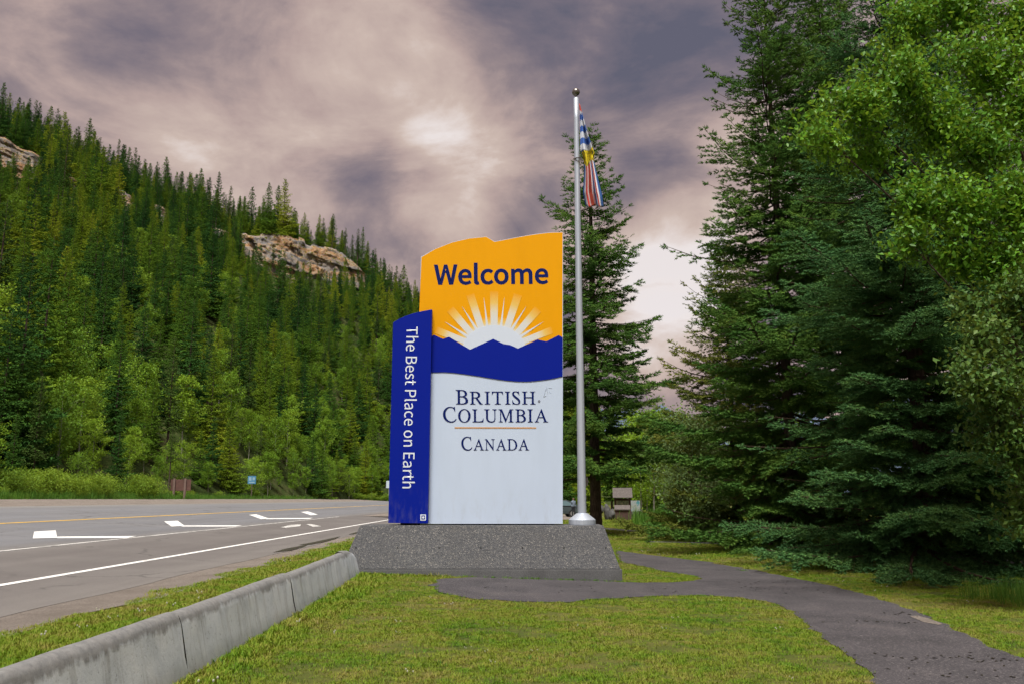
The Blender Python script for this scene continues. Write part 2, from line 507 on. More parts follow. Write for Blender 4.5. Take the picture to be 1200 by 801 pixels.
# ------------------------------------------------------------------ wooded hillside across the road
HX = np.array([-700, -420, -250, -110, 0, 100, 200, 300, 420, 490, 560, 650, 760, 900.])
HR = np.array([110, 100, 110, 120, 152, 196, 240, 278, 320, 368, 425, 480, 525, 560.])          # foot of the skyline trees
HY = np.array([250, 260, 270, 280, 285, 290, 300, 305, 315, 345, 380, 420, 450, 480.])
hb, hr = [], []
for px, py, yy in zip(HX, HR, HY):
    a = (px - 600) / 1017.0
    Lb = 38.0
    if a < -.02:
        yb = Lb / -a
        yb = min(yb, 190)
    else:
        yb = 190
    yb = yb if a < -.19 else min(190 + max(0, a + .2) * 120, 260)
    hb.append((a * yb, yb, float(gz(a * yb, yb)) - .1))
    hr.append(at(px, py, yy))
hb, hr = np.array(hb), np.array(hr)
def hill_pt(px, t):
    """point of the slope; px picks the column, t runs 0 (road) .. 1 (skyline) and beyond"""
    px = np.asarray(px, float); t = np.asarray(t, float)
    B = np.stack([np.interp(px, HX, hb[:, k]) for k in range(3)], -1)
    T = np.stack([np.interp(px, HX, hr[:, k]) for k in range(3)], -1)
    tt = np.minimum(t, 1.0)[..., None]
    P = B + (T - B) * tt
    P[..., 2] = B[..., 2] + (T[..., 2] - B[..., 2]) * np.minimum(t, 1.0) ** 1.12
    ex = np.maximum(t - 1, 0)
    P[..., 0] += (T - B)[..., 0] * ex; P[..., 1] += (T - B)[..., 1] * ex
    P[..., 2] += 10 * ex - 60 * np.maximum(ex - .25, 0)
    env = np.clip(t * 6, 0, 1) * np.clip((1.3 - t) * 3, 0, 1)
    P[..., 2] += env * 1.6 * (np.sin(P[..., 0] * .11 + 1.3) * np.cos(P[..., 1] * .09) + .6 * np.sin(P[..., 0] * .23 + P[..., 1] * .19))
    return P
pxg = np.linspace(-700, 900, 130); tg = np.concatenate([np.linspace(0, 1.3, 70), np.linspace(1.4, 3, 8)])
PG, TG = np.meshgrid(pxg, tg)
V = hill_pt(PG.ravel(), TG.ravel())
nx = len(pxg); ii, jj = np.meshgrid(np.arange(len(tg) - 1), np.arange(nx - 1), indexing='ij'); k0 = (ii * nx + jj).ravel()
tag(link('hillside', mesh_np('hillside', V, np.stack([k0, k0 + 1, k0 + nx + 1, k0 + nx], -1), smooth=True), M_hill), kind='structure')
# far mountain seen through the gap beside the spruces
rg = np.random.default_rng(3)
mx = np.linspace(-1500, 3500, 90); mh = 330 + 60 * np.sin(mx * .004 + 1) + 35 * np.sin(mx * .013) + 12 * rg.normal(size=90)
mh = np.where(mx < 150, mh * .5, mh)
V = np.array([(x, 3300 + (1 - k) * -500, -20 + (h + 20) * k) for x, h in zip(mx, mh) for k in (0, .35, .7, 1.0)])
F = [(i * 4 + j, (i + 1) * 4 + j, (i + 1) * 4 + j + 1, i * 4 + j + 1) for i in range(89) for j in range(3)]
tag(link('mountains', mesh_np('mountains', V, np.array(F), smooth=True), M_far), kind='structure')

def cellnoise(u, v, seed):
    r = np.random.default_rng(seed).random((64, 64))
    return r[np.floor(v).astype(int) % 64, np.floor(u).astype(int) % 64]
CLIFFS = []
def hill_depth(px, py):
    ts = np.linspace(.05, 1.0, 120); q = hill_pt(np.full(120, px), ts); _, yy = project(q)
    k = np.argmin(np.abs(yy - py)); return q[k, 1]
def cliff(tops, bots, seed, cell=1.0):
    """rock face standing out of the slope: stepped blocks and ledges with vertical joints; tops and bots are (px, py) outlines"""
    tops, bots = np.array(tops, float), np.array(bots, float)
    x0, x1 = tops[0, 0], tops[-1, 0]
    dm = np.mean([hill_depth(px, np.interp(px, bots[:, 0], bots[:, 1])) for px in np.linspace(x0, x1, 9)])
    dk = np.polyfit(np.linspace(x0, x1, 9), [hill_depth(px, np.interp(px, bots[:, 0], bots[:, 1])) for px in np.linspace(x0, x1, 9)], 1)
    W = abs(at(x1, tops[0, 1], dm)[0] - at(x0, tops[0, 1], dm)[0])
    nu = int(W / .45) + 2; nv = 44
    us = np.linspace(x0, x1, nu); rg = np.random.default_rng(seed)
    V = np.zeros((nv + 1, nu, 3))
    jag_t = np.repeat(rg.normal(size=nu // 5 + 2), 5)[:nu] * 1.4
    for i, px in enumerate(us):
        depth = np.polyval(dk, px)
        yt = np.interp(px, tops[:, 0], tops[:, 1]) + jag_t[i]; yb = np.interp(px, bots[:, 0], bots[:, 1]) + 6
        edge = min(1, min(i, nu - 1 - i) / 6)
        for j in range(nv):
            s = j / (nv - 1)
            py = yb + (yt - yb) * s
            p = at(px, py, depth)
            uu, vv = (p[0] + 300) / cell, (p[2]) / cell
            d = 2.4 * cellnoise(uu / 5 + vv * .07, vv / 6, seed) + 1.5 * cellnoise(uu / 2.2, vv / 3.1 + uu * .05, seed + 1) + .9 * cellnoise(uu / 1.1 + vv * .1, vv / 1.1, seed + 2)
            d += .35 * rg.random()
            Y = depth - .5 + 6.0 * s ** 1.1 - d * edge * (1.1 if s < .97 else .4) + (1 - edge) * 3
            V[j, i] = (p[0] * Y / depth, Y, EYE + (p[2] - EYE) * Y / depth)
        V[nv, i] = V[nv - 1, i] + np.array([V[nv - 1, i, 0] / depth * 34, 34, 1.5])
    CLIFFS.append((x0, x1, us, V[nv - 1, :, 1].copy(), V[nv - 1, :, 2].copy(), tops, bots))
    ii, jj = np.meshgrid(np.arange(nv), np.arange(nu - 1), indexing='ij'); k0 = (ii * nu + jj).ravel()
    mi = np.where(ii.ravel() >= nv - 1, 1, 0)
    # moss on ledges
    mi = np.where((ii.ravel() > nv * .55) & (rg.random(mi.size) < .08), 1, mi)
    o = link('cliff', mesh_np('cliff', V.reshape(-1, 3), np.stack([k0, k0 + 1, k0 + nu + 1, k0 + nu], -1), mi=mi), [M_rock, M_moss])
    return tag(o, kind='structure')
CL1 = ([(283, 273), (300, 275), (325, 274), (348, 279), (362, 286), (385, 290), (402, 296), (416, 309), (430, 322)],
       [(283, 300), (305, 320), (330, 330), (360, 334), (390, 337), (412, 338), (430, 334)])
CL2 = ([(-60, 160), (-20, 158), (6, 161), (20, 172), (38, 177), (50, 184)], [(-60, 192), (0, 200), (20, 202), (40, 206), (50, 206)])
cliff(*CL1, 11); cliff(*CL2, 21)
cliff([(249, 266), (258, 268), (268, 272)], [(249, 284), (258, 290), (268, 288)], 71)
cliff([(74, 205), (84, 207), (93, 214)], [(74, 220), (84, 224), (93, 222)], 31)
cliff([(140, 224), (152, 228), (163, 238)], [(140, 246), (152, 250), (163, 246)], 41)
cliff([(180, 240), (190, 243), (198, 250)], [(180, 258), (190, 262), (198, 258)], 51)

# ------------------------------------------------------------------ foliage materials
def foliage(name, stops, transl=.25, rough=.6, hue_obj=.0, spec=.25, nscale=.0, island=1.0):
    """stops: ramp over a random value (per leaf, per tree, per clump)"""
    m = bpy.data.materials.new(name); m.use_nodes = True
    t = NT(m.node_tree)
    g = t.n('ShaderNodeNewGeometry'); oi = t.n('ShaderNodeObjectInfo')
    r = t.math('MULTIPLY', g.outputs['Random Per Island'], .38 * island)
    r = t.math('ADD', r, t.math('MULTIPLY', oi.outputs['Random'], hue_obj))
    if nscale:
        r = t.math('ADD', r, t.maprange(t.noise(g.outputs['Position'], nscale, 3, .6), .3, .7, -.14, .34))
    rest = max(0, 1 - .38 * island - hue_obj - (.2 if nscale else 0))
    r = t.math('ADD', r, rest * .5)
    col = t.ramp(r, stops)
    if transl <= 0:
        b = t.n('ShaderNodeBsdfDiffuse'); t.l(col, b.inputs[0])
    else:
        b = t.n('ShaderNodeBsdfPrincipled'); t.l(col, b.inputs['Base Color'])
        b.inputs['Roughness'].default_value = rough; b.inputs['Specular IOR Level'].default_value = spec
    if transl <= 0:
        o = t.n('ShaderNodeOutputMaterial'); t.l(b.outputs[0], o.inputs[0]); return m
    tr = t.n('ShaderNodeBsdfTranslucent')
    t.l(t.mix(.5, col, (.30, .32, .03), 'MIX'), tr.inputs[0])
    mx = t.n('ShaderNodeMixShader'); mx.inputs[0].default_value = transl
    t.l(b.outputs[0], mx.inputs[1]); t.l(tr.outputs[0], mx.inputs[2])
    o = t.n('ShaderNodeOutputMaterial'); t.l(mx.outputs[0], o.inputs[0])
    return m
def b_bark(t, c0, c1):
    q = t.vmath('MULTIPLY', objc(t), (9, 9, 2.2))
    n = t.noise(q, 1.6, 5, .7)
    base(t, t.ramp(n, [(.35, c0), (.62, c1)])); bump(t, n, .8, .03)
M_bark = mat('spruce_bark', rough=.95, spec=.1, build=lambda t: b_bark(t, (.035, .026, .022), (.12, .09, .075)))
M_pale_bark = mat('aspen_bark', rough=.8, spec=.2, build=lambda t: b_bark(t, (.10, .10, .08), (.34, .33, .27)))
M_twig = mat('twig', (.07, .05, .035), .95, spec=.1)
M_blue_spruce = foliage('blue_spruce_needles', [(0, (0.031, 0.085, 0.036)), (.35, (0.055, 0.138, 0.050)), (.7, (0.097, 0.201, 0.060)), (1, (0.165, 0.265, 0.060))], 0, nscale=1.1)
M_green_spruce = foliage('green_spruce_needles', [(0, (0.031, 0.082, 0.022)), (.4, (0.060, 0.138, 0.030)), (.75, (0.114, 0.198, 0.036)), (1, (0.204, 0.240, 0.045))], 0, nscale=.7)
M_olive_spruce = foliage('olive_spruce_needles', [(0, (0.048, 0.084, 0.018)), (.4, (0.096, 0.132, 0.026)), (.75, (0.168, 0.180, 0.035)), (1, (0.264, 0.216, 0.050))], 0, nscale=.5)
M_hill_needles = foliage('hill_needles', [(0, (0.018, 0.053, 0.016)), (.28, (0.037, 0.098, 0.023)), (.5, (0.073, 0.150, 0.019)), (.75, (0.156, 0.228, 0.019)), (1, (0.275, 0.312, 0.028))], 0, hue_obj=.64, island=.35, nscale=.05)
M_pine_needles = foliage('pine_needles', [(0, (.022, .052, .016)), (.4, (.042, .085, .022)), (.75, (.07, .115, .026)), (1, (.11, .13, .035))], 0, hue_obj=.45, island=.5)
M_aspen_leaf = foliage('aspen_leaves', [(0, (0.065, 0.169, 0.014)), (.4, (0.137, 0.280, 0.020)), (.75, (0.234, 0.390, 0.025)), (1, (0.351, 0.468, 0.040))], .3, hue_obj=.4)
M_poplar_leaf = foliage('poplar_leaves', [(0, (0.040, 0.132, 0.012)), (.35, (0.081, 0.234, 0.018)), (.7, (0.144, 0.336, 0.022)), (1, (0.265, 0.480, 0.020))], .36, rough=.45, spec=.3, nscale=.9)
M_dark_leaf = foliage('dark_poplar_leaves', [(0, (0.029, 0.081, 0.018)), (.45, (0.066, 0.144, 0.028)), (.8, (0.120, 0.194, 0.042)), (1, (0.192, 0.263, 0.050))], .22, rough=.5, spec=.2, nscale=.9)
M_willow_leaf = foliage('willow_leaves', [(0, (0.055, 0.111, 0.027)), (.45, (0.105, 0.176, 0.054)), (.8, (0.176, 0.247, 0.099)), (1, (0.264, 0.338, 0.144))], .3, nscale=.8)
M_shrub_leaf = foliage('shrub_leaves', [(0, (0.081, 0.168, 0.014)), (.5, (0.172, 0.300, 0.024)), (1, (0.299, 0.408, 0.040))], .35, hue_obj=.4)

# ------------------------------------------------------------------ conifers
def unit(v): return v / (np.linalg.norm(v, axis=-1, keepdims=True) + 1e-9)
def needle_tris(P, Dv, L, NL, NW, k, rg, Z):
    """k needle triangles round each shoot; P start, Dv unit direction, L length"""
    n = len(P)
    up = np.where(np.abs(Dv[:, 2:3]) > .9, np.array([[1., 0, 0]]), np.array([[0, 0, 1.]]))
    A = unit(np.cross(Dv, up)); B = np.cross(Dv, A)
    out = np.empty((n, k, 3, 3), np.float32)
    ph0 = rg.random(n) * 6.28
    for i in range(k):
        s = (i + .3) / k
        ph = ph0 + i * 2.4 + rg.normal(size=n) * .3
        rad = A * np.cos(ph)[:, None] + B * np.sin(ph)[:, None]
        bp = P + Dv * (L * s)[:, None]
        nd = unit(Dv * (.75 + .25 * (i == k - 1)) + rad * .72)
        wv = unit(np.cross(nd, rad + .3 * Dv)) * (NW * .5 * Z)[:, None]
        out[:, i, 0] = bp - wv; out[:, i, 1] = bp + wv; out[:, i, 2] = bp + nd * (NL * Z * (.8 + .4 * rg.random(n)))[:, None]
    return out.reshape(-1, 3)
def tube_np(pts, rad, n=4):
    m = MB(); m.tube(pts, rad, n, cap=False)
    return np.array(m.v), np.array(m.f)
def spruce(seed, H, Rb, h0=.4, wh=.34, per=7, lat=.11, sp=.08, sl=.10, NL=.03, NW=.008, k=8, droop=.28, taper=.85, sparse=0.0, dead=0.0, tip_up=.18, width_var=.25, trunk_r=.2, lean=(0, 0), back_thin=.5, azf=None, shrink=.2):
    """returns (trunk V,F), (twig V,F), needles V"""
    rg = np.random.default_rng(seed)
    zs = np.linspace(-.3, H, 14)
    tp = np.stack([lean[0] * np.clip(zs / H, 0, 1) ** 1.5, lean[1] * np.clip(zs / H, 0, 1) ** 1.5, zs], -1)
    tv, tf = tube_np(tp, [max(.012, trunk_r * (1 - max(0, z) / H) ** .8 * (1.25 if z < .2 else 1)) for z in zs], 10)
    wv, wf, wt, off = [], [], [], 0
    SP_, SD, SL, SF = [], [], [], []
    h = h0
    while h < H * .985:
        f = h / H
        Lw = Rb * (1 - f) ** taper * (1 + .15 * math.sin(h * 2.1)) + .10
        npr = max(3, int(round(per * (1 - .35 * f))))
        ph0 = rg.random() * 6.28
        for b in range(npr):
            az = ph0 + 6.283 * b / npr + rg.normal() * .22
            # branches turned away from the viewer are thinned out
            away = math.sin(az)
            if azf is not None and azf(az, f): continue
            if rg.random() < sparse: continue
            thin = 1.0 + (back_thin * 2 if away > .35 else 0)
            Lb = Lw * (1 + rg.normal() * width_var) * (1.0 if rg.random() > .12 else .6)
            Lb = max(.12, Lb)
            hd = np.array([math.cos(az), math.sin(az), 0]); sd = np.array([-hd[1], hd[0], 0])
            o = np.array([np.interp(h, zs, tp[:, 0]), np.interp(h, zs, tp[:, 1]), h + rg.normal() * wh * .25])
            dr = droop * (1 - f * 1.5) + rg.normal() * .06
            def spine(s):
                s = np.asarray(s)[..., None]
                return o + hd * s * Lb + np.array([0, 0, 1.]) * Lb * (-dr * s * 1.1 + (tip_up + max(0, f - .5) * .5) * s ** 2.2) + sd * Lb * .05 * np.sin(s * 3 + az)
            s5 = np.linspace(0, 1, 5)
            v, fc = tube_np(spine(s5), [max(.004, (.012 + .010 * Lb) * (1 - x * .85)) for x in s5], 3)
            wv.append(v); wf.append(fc + off); off += len(v)
            isdead = rg.random() < dead * (1 - f)
            nl = max(3, int(Lb / (lat * thin)))
            s = np.linspace(.10, .98, nl) + rg.normal(size=nl) * .3 / nl
            s = np.clip(s, .04, 1)
            for side in (-1, 1):
                ss = np.clip(s + rg.normal(size=nl) * .2 / nl, .04, .995)
                p0 = spine(ss); tan = unit(spine(ss + .02) - p0)
                ll = np.minimum(Lb * .46 * (1 - ss) ** .75 * np.minimum(1, ss * 3.5 + .25) + .07, .95) * (.65 + .6 * rg.random(nl))
                ld = unit(tan * .72 + sd * side * (.75 + .15 * rg.random((nl, 1))) + np.array([0, 0, 1.]) * (rg.normal(size=(nl, 1)) * .12 - .10))
                keep = rg.random(nl) > (.75 if isdead else .06)
                zh = np.array([0, 0, 1.]); cr = np.stack([ld[:, 1], -ld[:, 0], np.zeros(nl)], -1)
                e = p0 + ld * ll[:, None]; wd = cr * .004 + np.array([0, 0, .003])
                wv.append(np.stack([p0 - wd, p0 + wd, e], 1).reshape(-1, 3)); wt.append(np.arange(nl * 3).reshape(-1, 3) + off); off += nl * 3
                mk = np.where(keep, np.maximum(1, (ll / (sp * (1 + .5 * (thin - 1)))).astype(int)), 0)
                ix = np.repeat(np.arange(nl), mk); m = len(ix)
                if m:
                    loc_i = np.arange(m) - np.repeat(np.cumsum(mk) - mk, mk)
                    u = (loc_i + .4 + .4 * rg.random(m)) / mk[ix]
                    pp = p0[ix] + ld[ix] * (ll[ix] * u)[:, None] + np.array([0, 0, -.10]) * (ll[ix] * u ** 2)[:, None]
                    for sgn in (-1, 1):
                        dd = unit(ld[ix] * .8 + cr[ix] * (.65 * sgn) + zh * (rg.normal(size=(m, 1)) * .28 + .06) + rg.normal(size=(m, 3)) * .08)
                        SP_.append(pp); SD.append(dd); SL.append(sl * (1 - shrink * f) * (.6 + .7 * rg.random(m)) * (1.15 - .4 * u)); SF.append(np.full(m, 1 - shrink * f))
                kk = np.where(keep)[0]
                SP_.append(e[kk] - ld[kk] * .02 + zh * (-.10 * ll[kk])[:, None]); SD.append(ld[kk]); SL.append(np.full(len(kk), sl * 1.2 * (1 - shrink * f))); SF.append(np.full(len(kk), 1 - shrink * f))
            tip = spine(np.array([.97])); SP_.append(tip); SD.append(unit(spine(np.array([1.0])) - spine(np.array([.93])))); SL.append(np.array([sl * 1.4 * (1 - shrink * f)])); SF.append(np.array([1 - shrink * f]))
        h += wh * (.75 + .5 * rg.random()) * (1 - .35 * f)
    top = np.array([[lean[0], lean[1], H - .35]]); SP_.append(top); SD.append(np.array([[0, 0, 1.]])); SL.append(np.array([.5])); SF.append(np.array([1 - shrink]))
    P, Dv, L = np.concatenate(SP_), np.concatenate(SD), np.concatenate(SL)
    N = needle_tris(P, Dv, L, NL, NW, k, rg, np.concatenate(SF))
    return (tv, tf), (np.concatenate(wv), [np.concatenate(wt), np.concatenate(wf)]), N
NTRI = {}
def place_spruce(name, loc, label, needle_mat, cat='spruce tree', rz=0, group=None, **kw):
    (tv, tf), (wv, wf), N = spruce(**kw)
    root = tag(empty(name, loc, rz), label, cat, group)
    link('trunk', mesh_np('trunk', tv, [tf], smooth=True), M_bark, root)
    link('branches', mesh_np('branches', wv, wf), M_twig, root)
    link('crown', mesh_np('crown', N, [np.arange(len(N)).reshape(-1, 3)]), needle_mat, root)
    NTRI[label] = len(N) // 3
    return root

# ------------------------------------------------------------------ broadleaf crowns
def leaf_soup(C, size, rg, droop=.5, aspect=.62, fold=.25):
    """two-triangle folded leaves at points C"""
    n = len(C)
    ax = unit(rg.normal(size=(n, 3)) + np.array([0, 0, -droop])); nr = unit(rg.normal(size=(n, 3)) * .7 + np.array([0, -.25, .8]))
    sd = unit(np.cross(ax, nr)); nr = np.cross(sd, ax)
    s = (size * (.65 + .7 * rg.random(n)))[:, None]
    V = np.empty((n, 4, 3), np.float32)
    V[:, 0] = C - ax * s * .5
    V[:, 1] = C - sd * s * aspect * .5 + nr * s * fold * .5 - ax * s * .08
    V[:, 2] = C + ax * s * .5
    V[:, 3] = C + sd * s * aspect * .5 + nr * s * fold * .5 - ax * s * .08
    b = np.arange(n)[:, None] * 4
    F = np.concatenate([b + [0, 1, 2], b + [0, 2, 3]], 1).reshape(-1, 3)
    return V.reshape(-1, 3), F
def broadleaf(seed, H, Rc, n_limb=16, twigs=9, leaves=26, size=.12, trunk_r=.10, low=.3, upright=.9, spread=.45, column=1.0):
    """small hillside or verge tree: trunk, limbs, leaf sprays"""
    rg = np.random.default_rng(seed); m = MB()
    zs = np.linspace(-.2, H * .93, 8); wob = np.cumsum(rg.normal(size=(8, 2)) * .03 * H / 8, 0)
    tp = [(wob[i, 0], wob[i, 1], zs[i]) for i in range(8)]
    m.tube(tp, [max(.012, trunk_r * (1 - .92 * i / 7)) for i in range(8)], 6, cap=False)
    C = []
    for i in range(n_limb):
        f = low + (1 - low) * (i + rg.random()) / n_limb
        z0 = H * f * .9; o = np.array([np.interp(z0, zs, [p[0] for p in tp]), np.interp(z0, zs, [p[1] for p in tp]), z0])
        az = i * 2.4 + rg.normal() * .4; env = Rc * (math.sin(math.pi * min(1, (f - low * .6) / (1.03 - low * .6))) ** .6 + .12) * (.7 + .5 * rg.random())
        e = o + np.array([math.cos(az) * env, math.sin(az) * env, env * upright * rg.random() + .1 * H * (1 - f)])
        mp = (o + e) / 2 + np.array([0, 0, -.06 * env])
        m.tube([o, mp, e], [trunk_r * .28 * (1.1 - f), trunk_r * .16, .006], 3, cap=False)
        for k in range(twigs):
            s = .25 + .8 * rg.random(); c = o + (e - o) * s + rg.normal(size=3) * spread * env * .45
            C.append(c + rg.normal(size=(leaves, 3)) * np.array([.30, .30, .26]) * (.35 + .28 * Rc))
    return m, np.concatenate(C), rg

# ------------------------------------------------------------------ large trees of the park
def g_at(px, Y):
    X = (px - 600) / 1017.0 * Y
    return (X, Y, float(gz(X, Y)))
place_spruce('spruce_tree', g_at(1086, 20.6), 'broad blue-green spruce with branches to the ground beside the path', M_blue_spruce,
             seed=4, H=17.5, Rb=3.35, h0=.25, wh=.38, per=9, lat=.15, sp=.10, sl=.13, NL=.070, NW=.027, k=10, droop=.24, taper=.72, tip_up=.16, trunk_r=.24, back_thin=1.2,
             azf=lambda az, f: f > .8 and math.sin(az) > .2)
place_spruce('spruce_tree', g_at(930, 28.0), 'tall thin-topped spruce with bare trunk showing between drooping branches', M_green_spruce,
             seed=9, H=20.6, Rb=3.9, h0=.6, wh=.56, per=8, lat=.18, sp=.11, sl=.15, NL=.105, NW=.030, k=12, droop=.38, taper=.56, tip_up=.28, trunk_r=.22, sparse=.09, dead=.1, width_var=.15, back_thin=1.0)
place_spruce('spruce_tree', g_at(1004, 32.0), 'tall dark spruce rising behind the broad blue-green one, top out of frame', M_green_spruce,
             seed=15, H=24.5, Rb=3.7, h0=1.0, wh=.50, per=8, lat=.20, sp=.15, sl=.19, NL=.13, NW=.048, k=8, droop=.30, taper=.68, tip_up=.24, trunk_r=.24, back_thin=1.2)
place_spruce('spruce_tree', g_at(698, 40.0), 'spruce standing behind the flagpole with many bare dead twigs', M_green_spruce,
             seed=22, H=19.7, Rb=3.9, h0=2.9, wh=.55, per=7, lat=.20, sp=.13, sl=.20, NL=.13, NW=.036, k=11, droop=.16, taper=.66, tip_up=.20, trunk_r=.27, sparse=.08, dead=.35, width_var=.22, back_thin=.4)
place_spruce('spruce_tree', g_at(862, 36.0), 'shorter olive spruce standing to the left of the tall thin-topped one', M_olive_spruce,
             seed=31, H=12.4, Rb=3.7, h0=.5, wh=.45, per=8, lat=.20, sp=.14, sl=.20, NL=.11, NW=.045, k=7, droop=.28, taper=.70, tip_up=.30, trunk_r=.17, width_var=.16, back_thin=.8)
place_spruce('spruce_tree', g_at(1160, 27.0), 'dark spruce filling the gap behind the leafy poplar boughs', M_green_spruce,
             seed=37, H=21.0, Rb=4.4, h0=.5, wh=.55, per=8, lat=.24, sp=.17, sl=.22, NL=.13, NW=.06, k=6, droop=.24, taper=.55, tip_up=.2, trunk_r=.24, back_thin=1.2)

def poplar(name, label, trunk, lumps, leaf_mat, seed, size, per_cl, dens, trunk_r=.17, H=11):
    """leafy tree: curved limbs from the trunk into each lump of foliage, twigs, leaves"""
    rg = np.random.default_rng(seed); m = MB(); C = []
    root = tag(empty(name, trunk), label, 'poplar tree')
    T = np.array(trunk)
    zs = np.linspace(-.2, H, 9)
    m.tube([(0.15 * math.sin(z * .5), .1 * math.cos(z * .4), z) for z in zs], [trunk_r * (1 - .8 * max(0, z) / H) for z in zs], 9)
    for (px, py, Y, rx, ry) in lumps:
        c = at(px, py, Y) - T
        sc = Y / 940.0
        ra = np.array([rx * sc, max(rx, ry) * sc * .9, ry * sc])
        z0 = max(.8, c[2] - .75 * np.hypot(c[0], c[1]) - .3); z0 = min(z0, H * .9)
        o = np.array([0, 0, z0])
        mid = o + (c - o) * .55 + np.array([0, 0, .25 * np.hypot(c[0], c[1]) * .4])
        m.tube([o, (o + mid) / 2 + rg.normal(size=3) * .06, mid, c], [trunk_r * .26, trunk_r * .17, .022, .008], 5, cap=False)
        ncl = int(dens * ra[0] * ra[2] * 18)
        u = unit(rg.normal(size=(ncl, 3))) * (rg.random((ncl, 1)) ** .45)
        cl = c + u * ra * (.85 + .35 * rg.random((ncl, 1)))
        for q in cl:
            st = c + (q - c) * .15 * rg.random() + (mid - c) * .3 * rg.random()
            m.tube([st, (st + q) / 2 + rg.normal(size=3) * .05, q + np.array([0, 0, -.03])], [.006, .004, .002], 3, cap=False)
            n = per_cl
            s = rg.random(n)
            C.append(st + (q - st) * (.35 + .7 * s)[:, None] + rg.normal(size=(n, 3)) * np.array([.11, .11, .10]))
    link('trunk', m.mesh('trunk', smooth=True), M_bark, root)
    V, F = leaf_soup(np.concatenate(C), size, rg, droop=.7)
    link('crown', mesh_np('crown', V, [F]), leaf_mat, root)
    NTRI[label] = len(F)
    return root
tp = g_at(1262, 15.0)
poplar('poplar_tree', 'poplar with bright green leafy boughs reaching in at the upper right', tp,
       [(958, 152, 12.6, 36, 34), (1000, 120, 12.8, 48, 48), (1052, 84, 13.2, 55, 52), (1010, 178, 13.4, 40, 30), (1095, 140, 13.4, 58, 55), (1072, 232, 13.0, 40, 44), (1062, 280, 12.8, 30, 30),
        (1150, 70, 13.6, 55, 55), (1150, 165, 13.6, 58, 50), (1125, 235, 13.2, 55, 45), (1190, 245, 13.2, 45, 55), (1060, 22, 14.0, 45, 36), (1120, 8, 14.0, 55, 40), (1195, 20, 14.0, 50, 50), (1200, 120, 13.6, 50, 60),
        (1100, -50, 14.2, 70, 40), (1180, -60, 14.2, 60, 50), (1110, 300, 13.4, 30, 34), (1192, 318, 13.2, 45, 42), (1150, 300, 13.4, 40, 30)],
       M_poplar_leaf, 5, .09, 40, 5.4)
tp2 = g_at(1228, 13.4)
poplar('poplar_tree', 'poplar with dark glossy leaves hanging low at the right edge', tp2,
       [(1150, 395, 12.4, 34, 44), (1172, 455, 12.4, 42, 46), (1138, 440, 12.2, 28, 34), (1195, 520, 12.4, 36, 46), (1190, 350, 12.6, 36, 44), (1160, 505, 12.6, 30, 30), (1200, 590, 12.8, 22, 44), (1215, 430, 12.6, 30, 60), (1128, 352, 12.8, 24, 24)],
       M_dark_leaf, 8, .085, 40, 5.5, trunk_r=.10, H=5.4)

def leafy(name, label, loc, cat, leaf_mat, bark, group=None, **kw):
    size = kw.get('size', .12)
    m, C, rg = broadleaf(**kw)
    root = tag(empty(name, loc), label, cat, group)
    link('trunk', m.mesh('trunk'), bark, root)
    V, F = leaf_soup(C, size, rg)
    link('crown', mesh_np('crown', V, [F]), leaf_mat, root)
    return root
leafy('willow_shrub', 'large silver-green willow shrub left of the dark spruces', g_at(822, 34), 'willow', M_willow_leaf, M_bark, seed=3, H=4.9, Rc=1.5, n_limb=26, twigs=12, leaves=30, size=.11, low=.02, trunk_r=.08)
leafy('willow_shrub', 'lower grey-green willow shrub behind the tall grass', g_at(812, 52), 'willow', M_willow_leaf, M_bark, seed=13, H=6.0, Rc=2.4, n_limb=26, twigs=12, leaves=30, size=.14, low=.02, trunk_r=.08)

# ------------------------------------------------------------------ forest kinds (shared by every tree of the slope)
def conifer_kind(seed, H, Rb, h0, taper, needle_mat, **kw):
    a = dict(wh=.62, per=7, lat=.36, sp=.32, sl=.36, NL=.36, NW=.17, k=3, droop=.30, tip_up=.18, trunk_r=.011 * H, back_thin=0, width_var=.25, shrink=.72)
    a.update(kw)
    (tv, tf), (wv, wf), N = spruce(seed=seed, H=H, Rb=Rb, h0=h0, taper=taper, **a)
    trunk = mesh_np('conifer_trunk', tv, [tf]); trunk.materials.append(M_bark)
    crown = mesh_np('conifer_crown', N, [np.arange(len(N)).reshape(-1, 3)]); crown.materials.append(needle_mat)
    V = np.concatenate([tv, N]); F = [tf, np.arange(len(N)).reshape(-1, 3) + len(tv)]
    both = mesh_np('conifer_whole', V, F, mi=np.r_[np.zeros(len(tf)), np.ones(len(N) // 3)]); both.materials.append(M_bark); both.materials.append(needle_mat)
    return dict(trunk=trunk, crown=crown, both=both, H=H)
def leaf_kind(seed, H, Rc, leaf_mat, bark, **kw):
    size = kw.get('size', .2)
    m, C, rg = broadleaf(seed=seed, H=H, Rc=Rc, **kw)
    V, F = leaf_soup(C, size, rg)
    trunk = m.mesh('leafy_trunk'); trunk.materials.append(bark)
    crown = mesh_np('leafy_crown', V, [F]); crown.materials.append(leaf_mat)
    tv = np.array(m.v); tf = np.array(m.f) if all(len(f) == 4 for f in m.f) else np.array([f for f in m.f if len(f) == 4])
    both = mesh_np('leafy_whole', np.concatenate([tv, V]), [tf, F + len(tv)], mi=np.r_[np.zeros(len(tf)), np.ones(len(F))]); both.materials.append(bark); both.materials.append(leaf_mat)
    return dict(trunk=trunk, crown=crown, both=both, H=H)
SPR = [conifer_kind(100 + i, 15, r, h, tp_, M_hill_needles) for i, (r, h, tp_) in enumerate([(2.4, .4, .92), (2.0, .8, .85), (2.8, .3, .95), (1.8, 1.5, .8), (2.3, 2.0, .9)])]
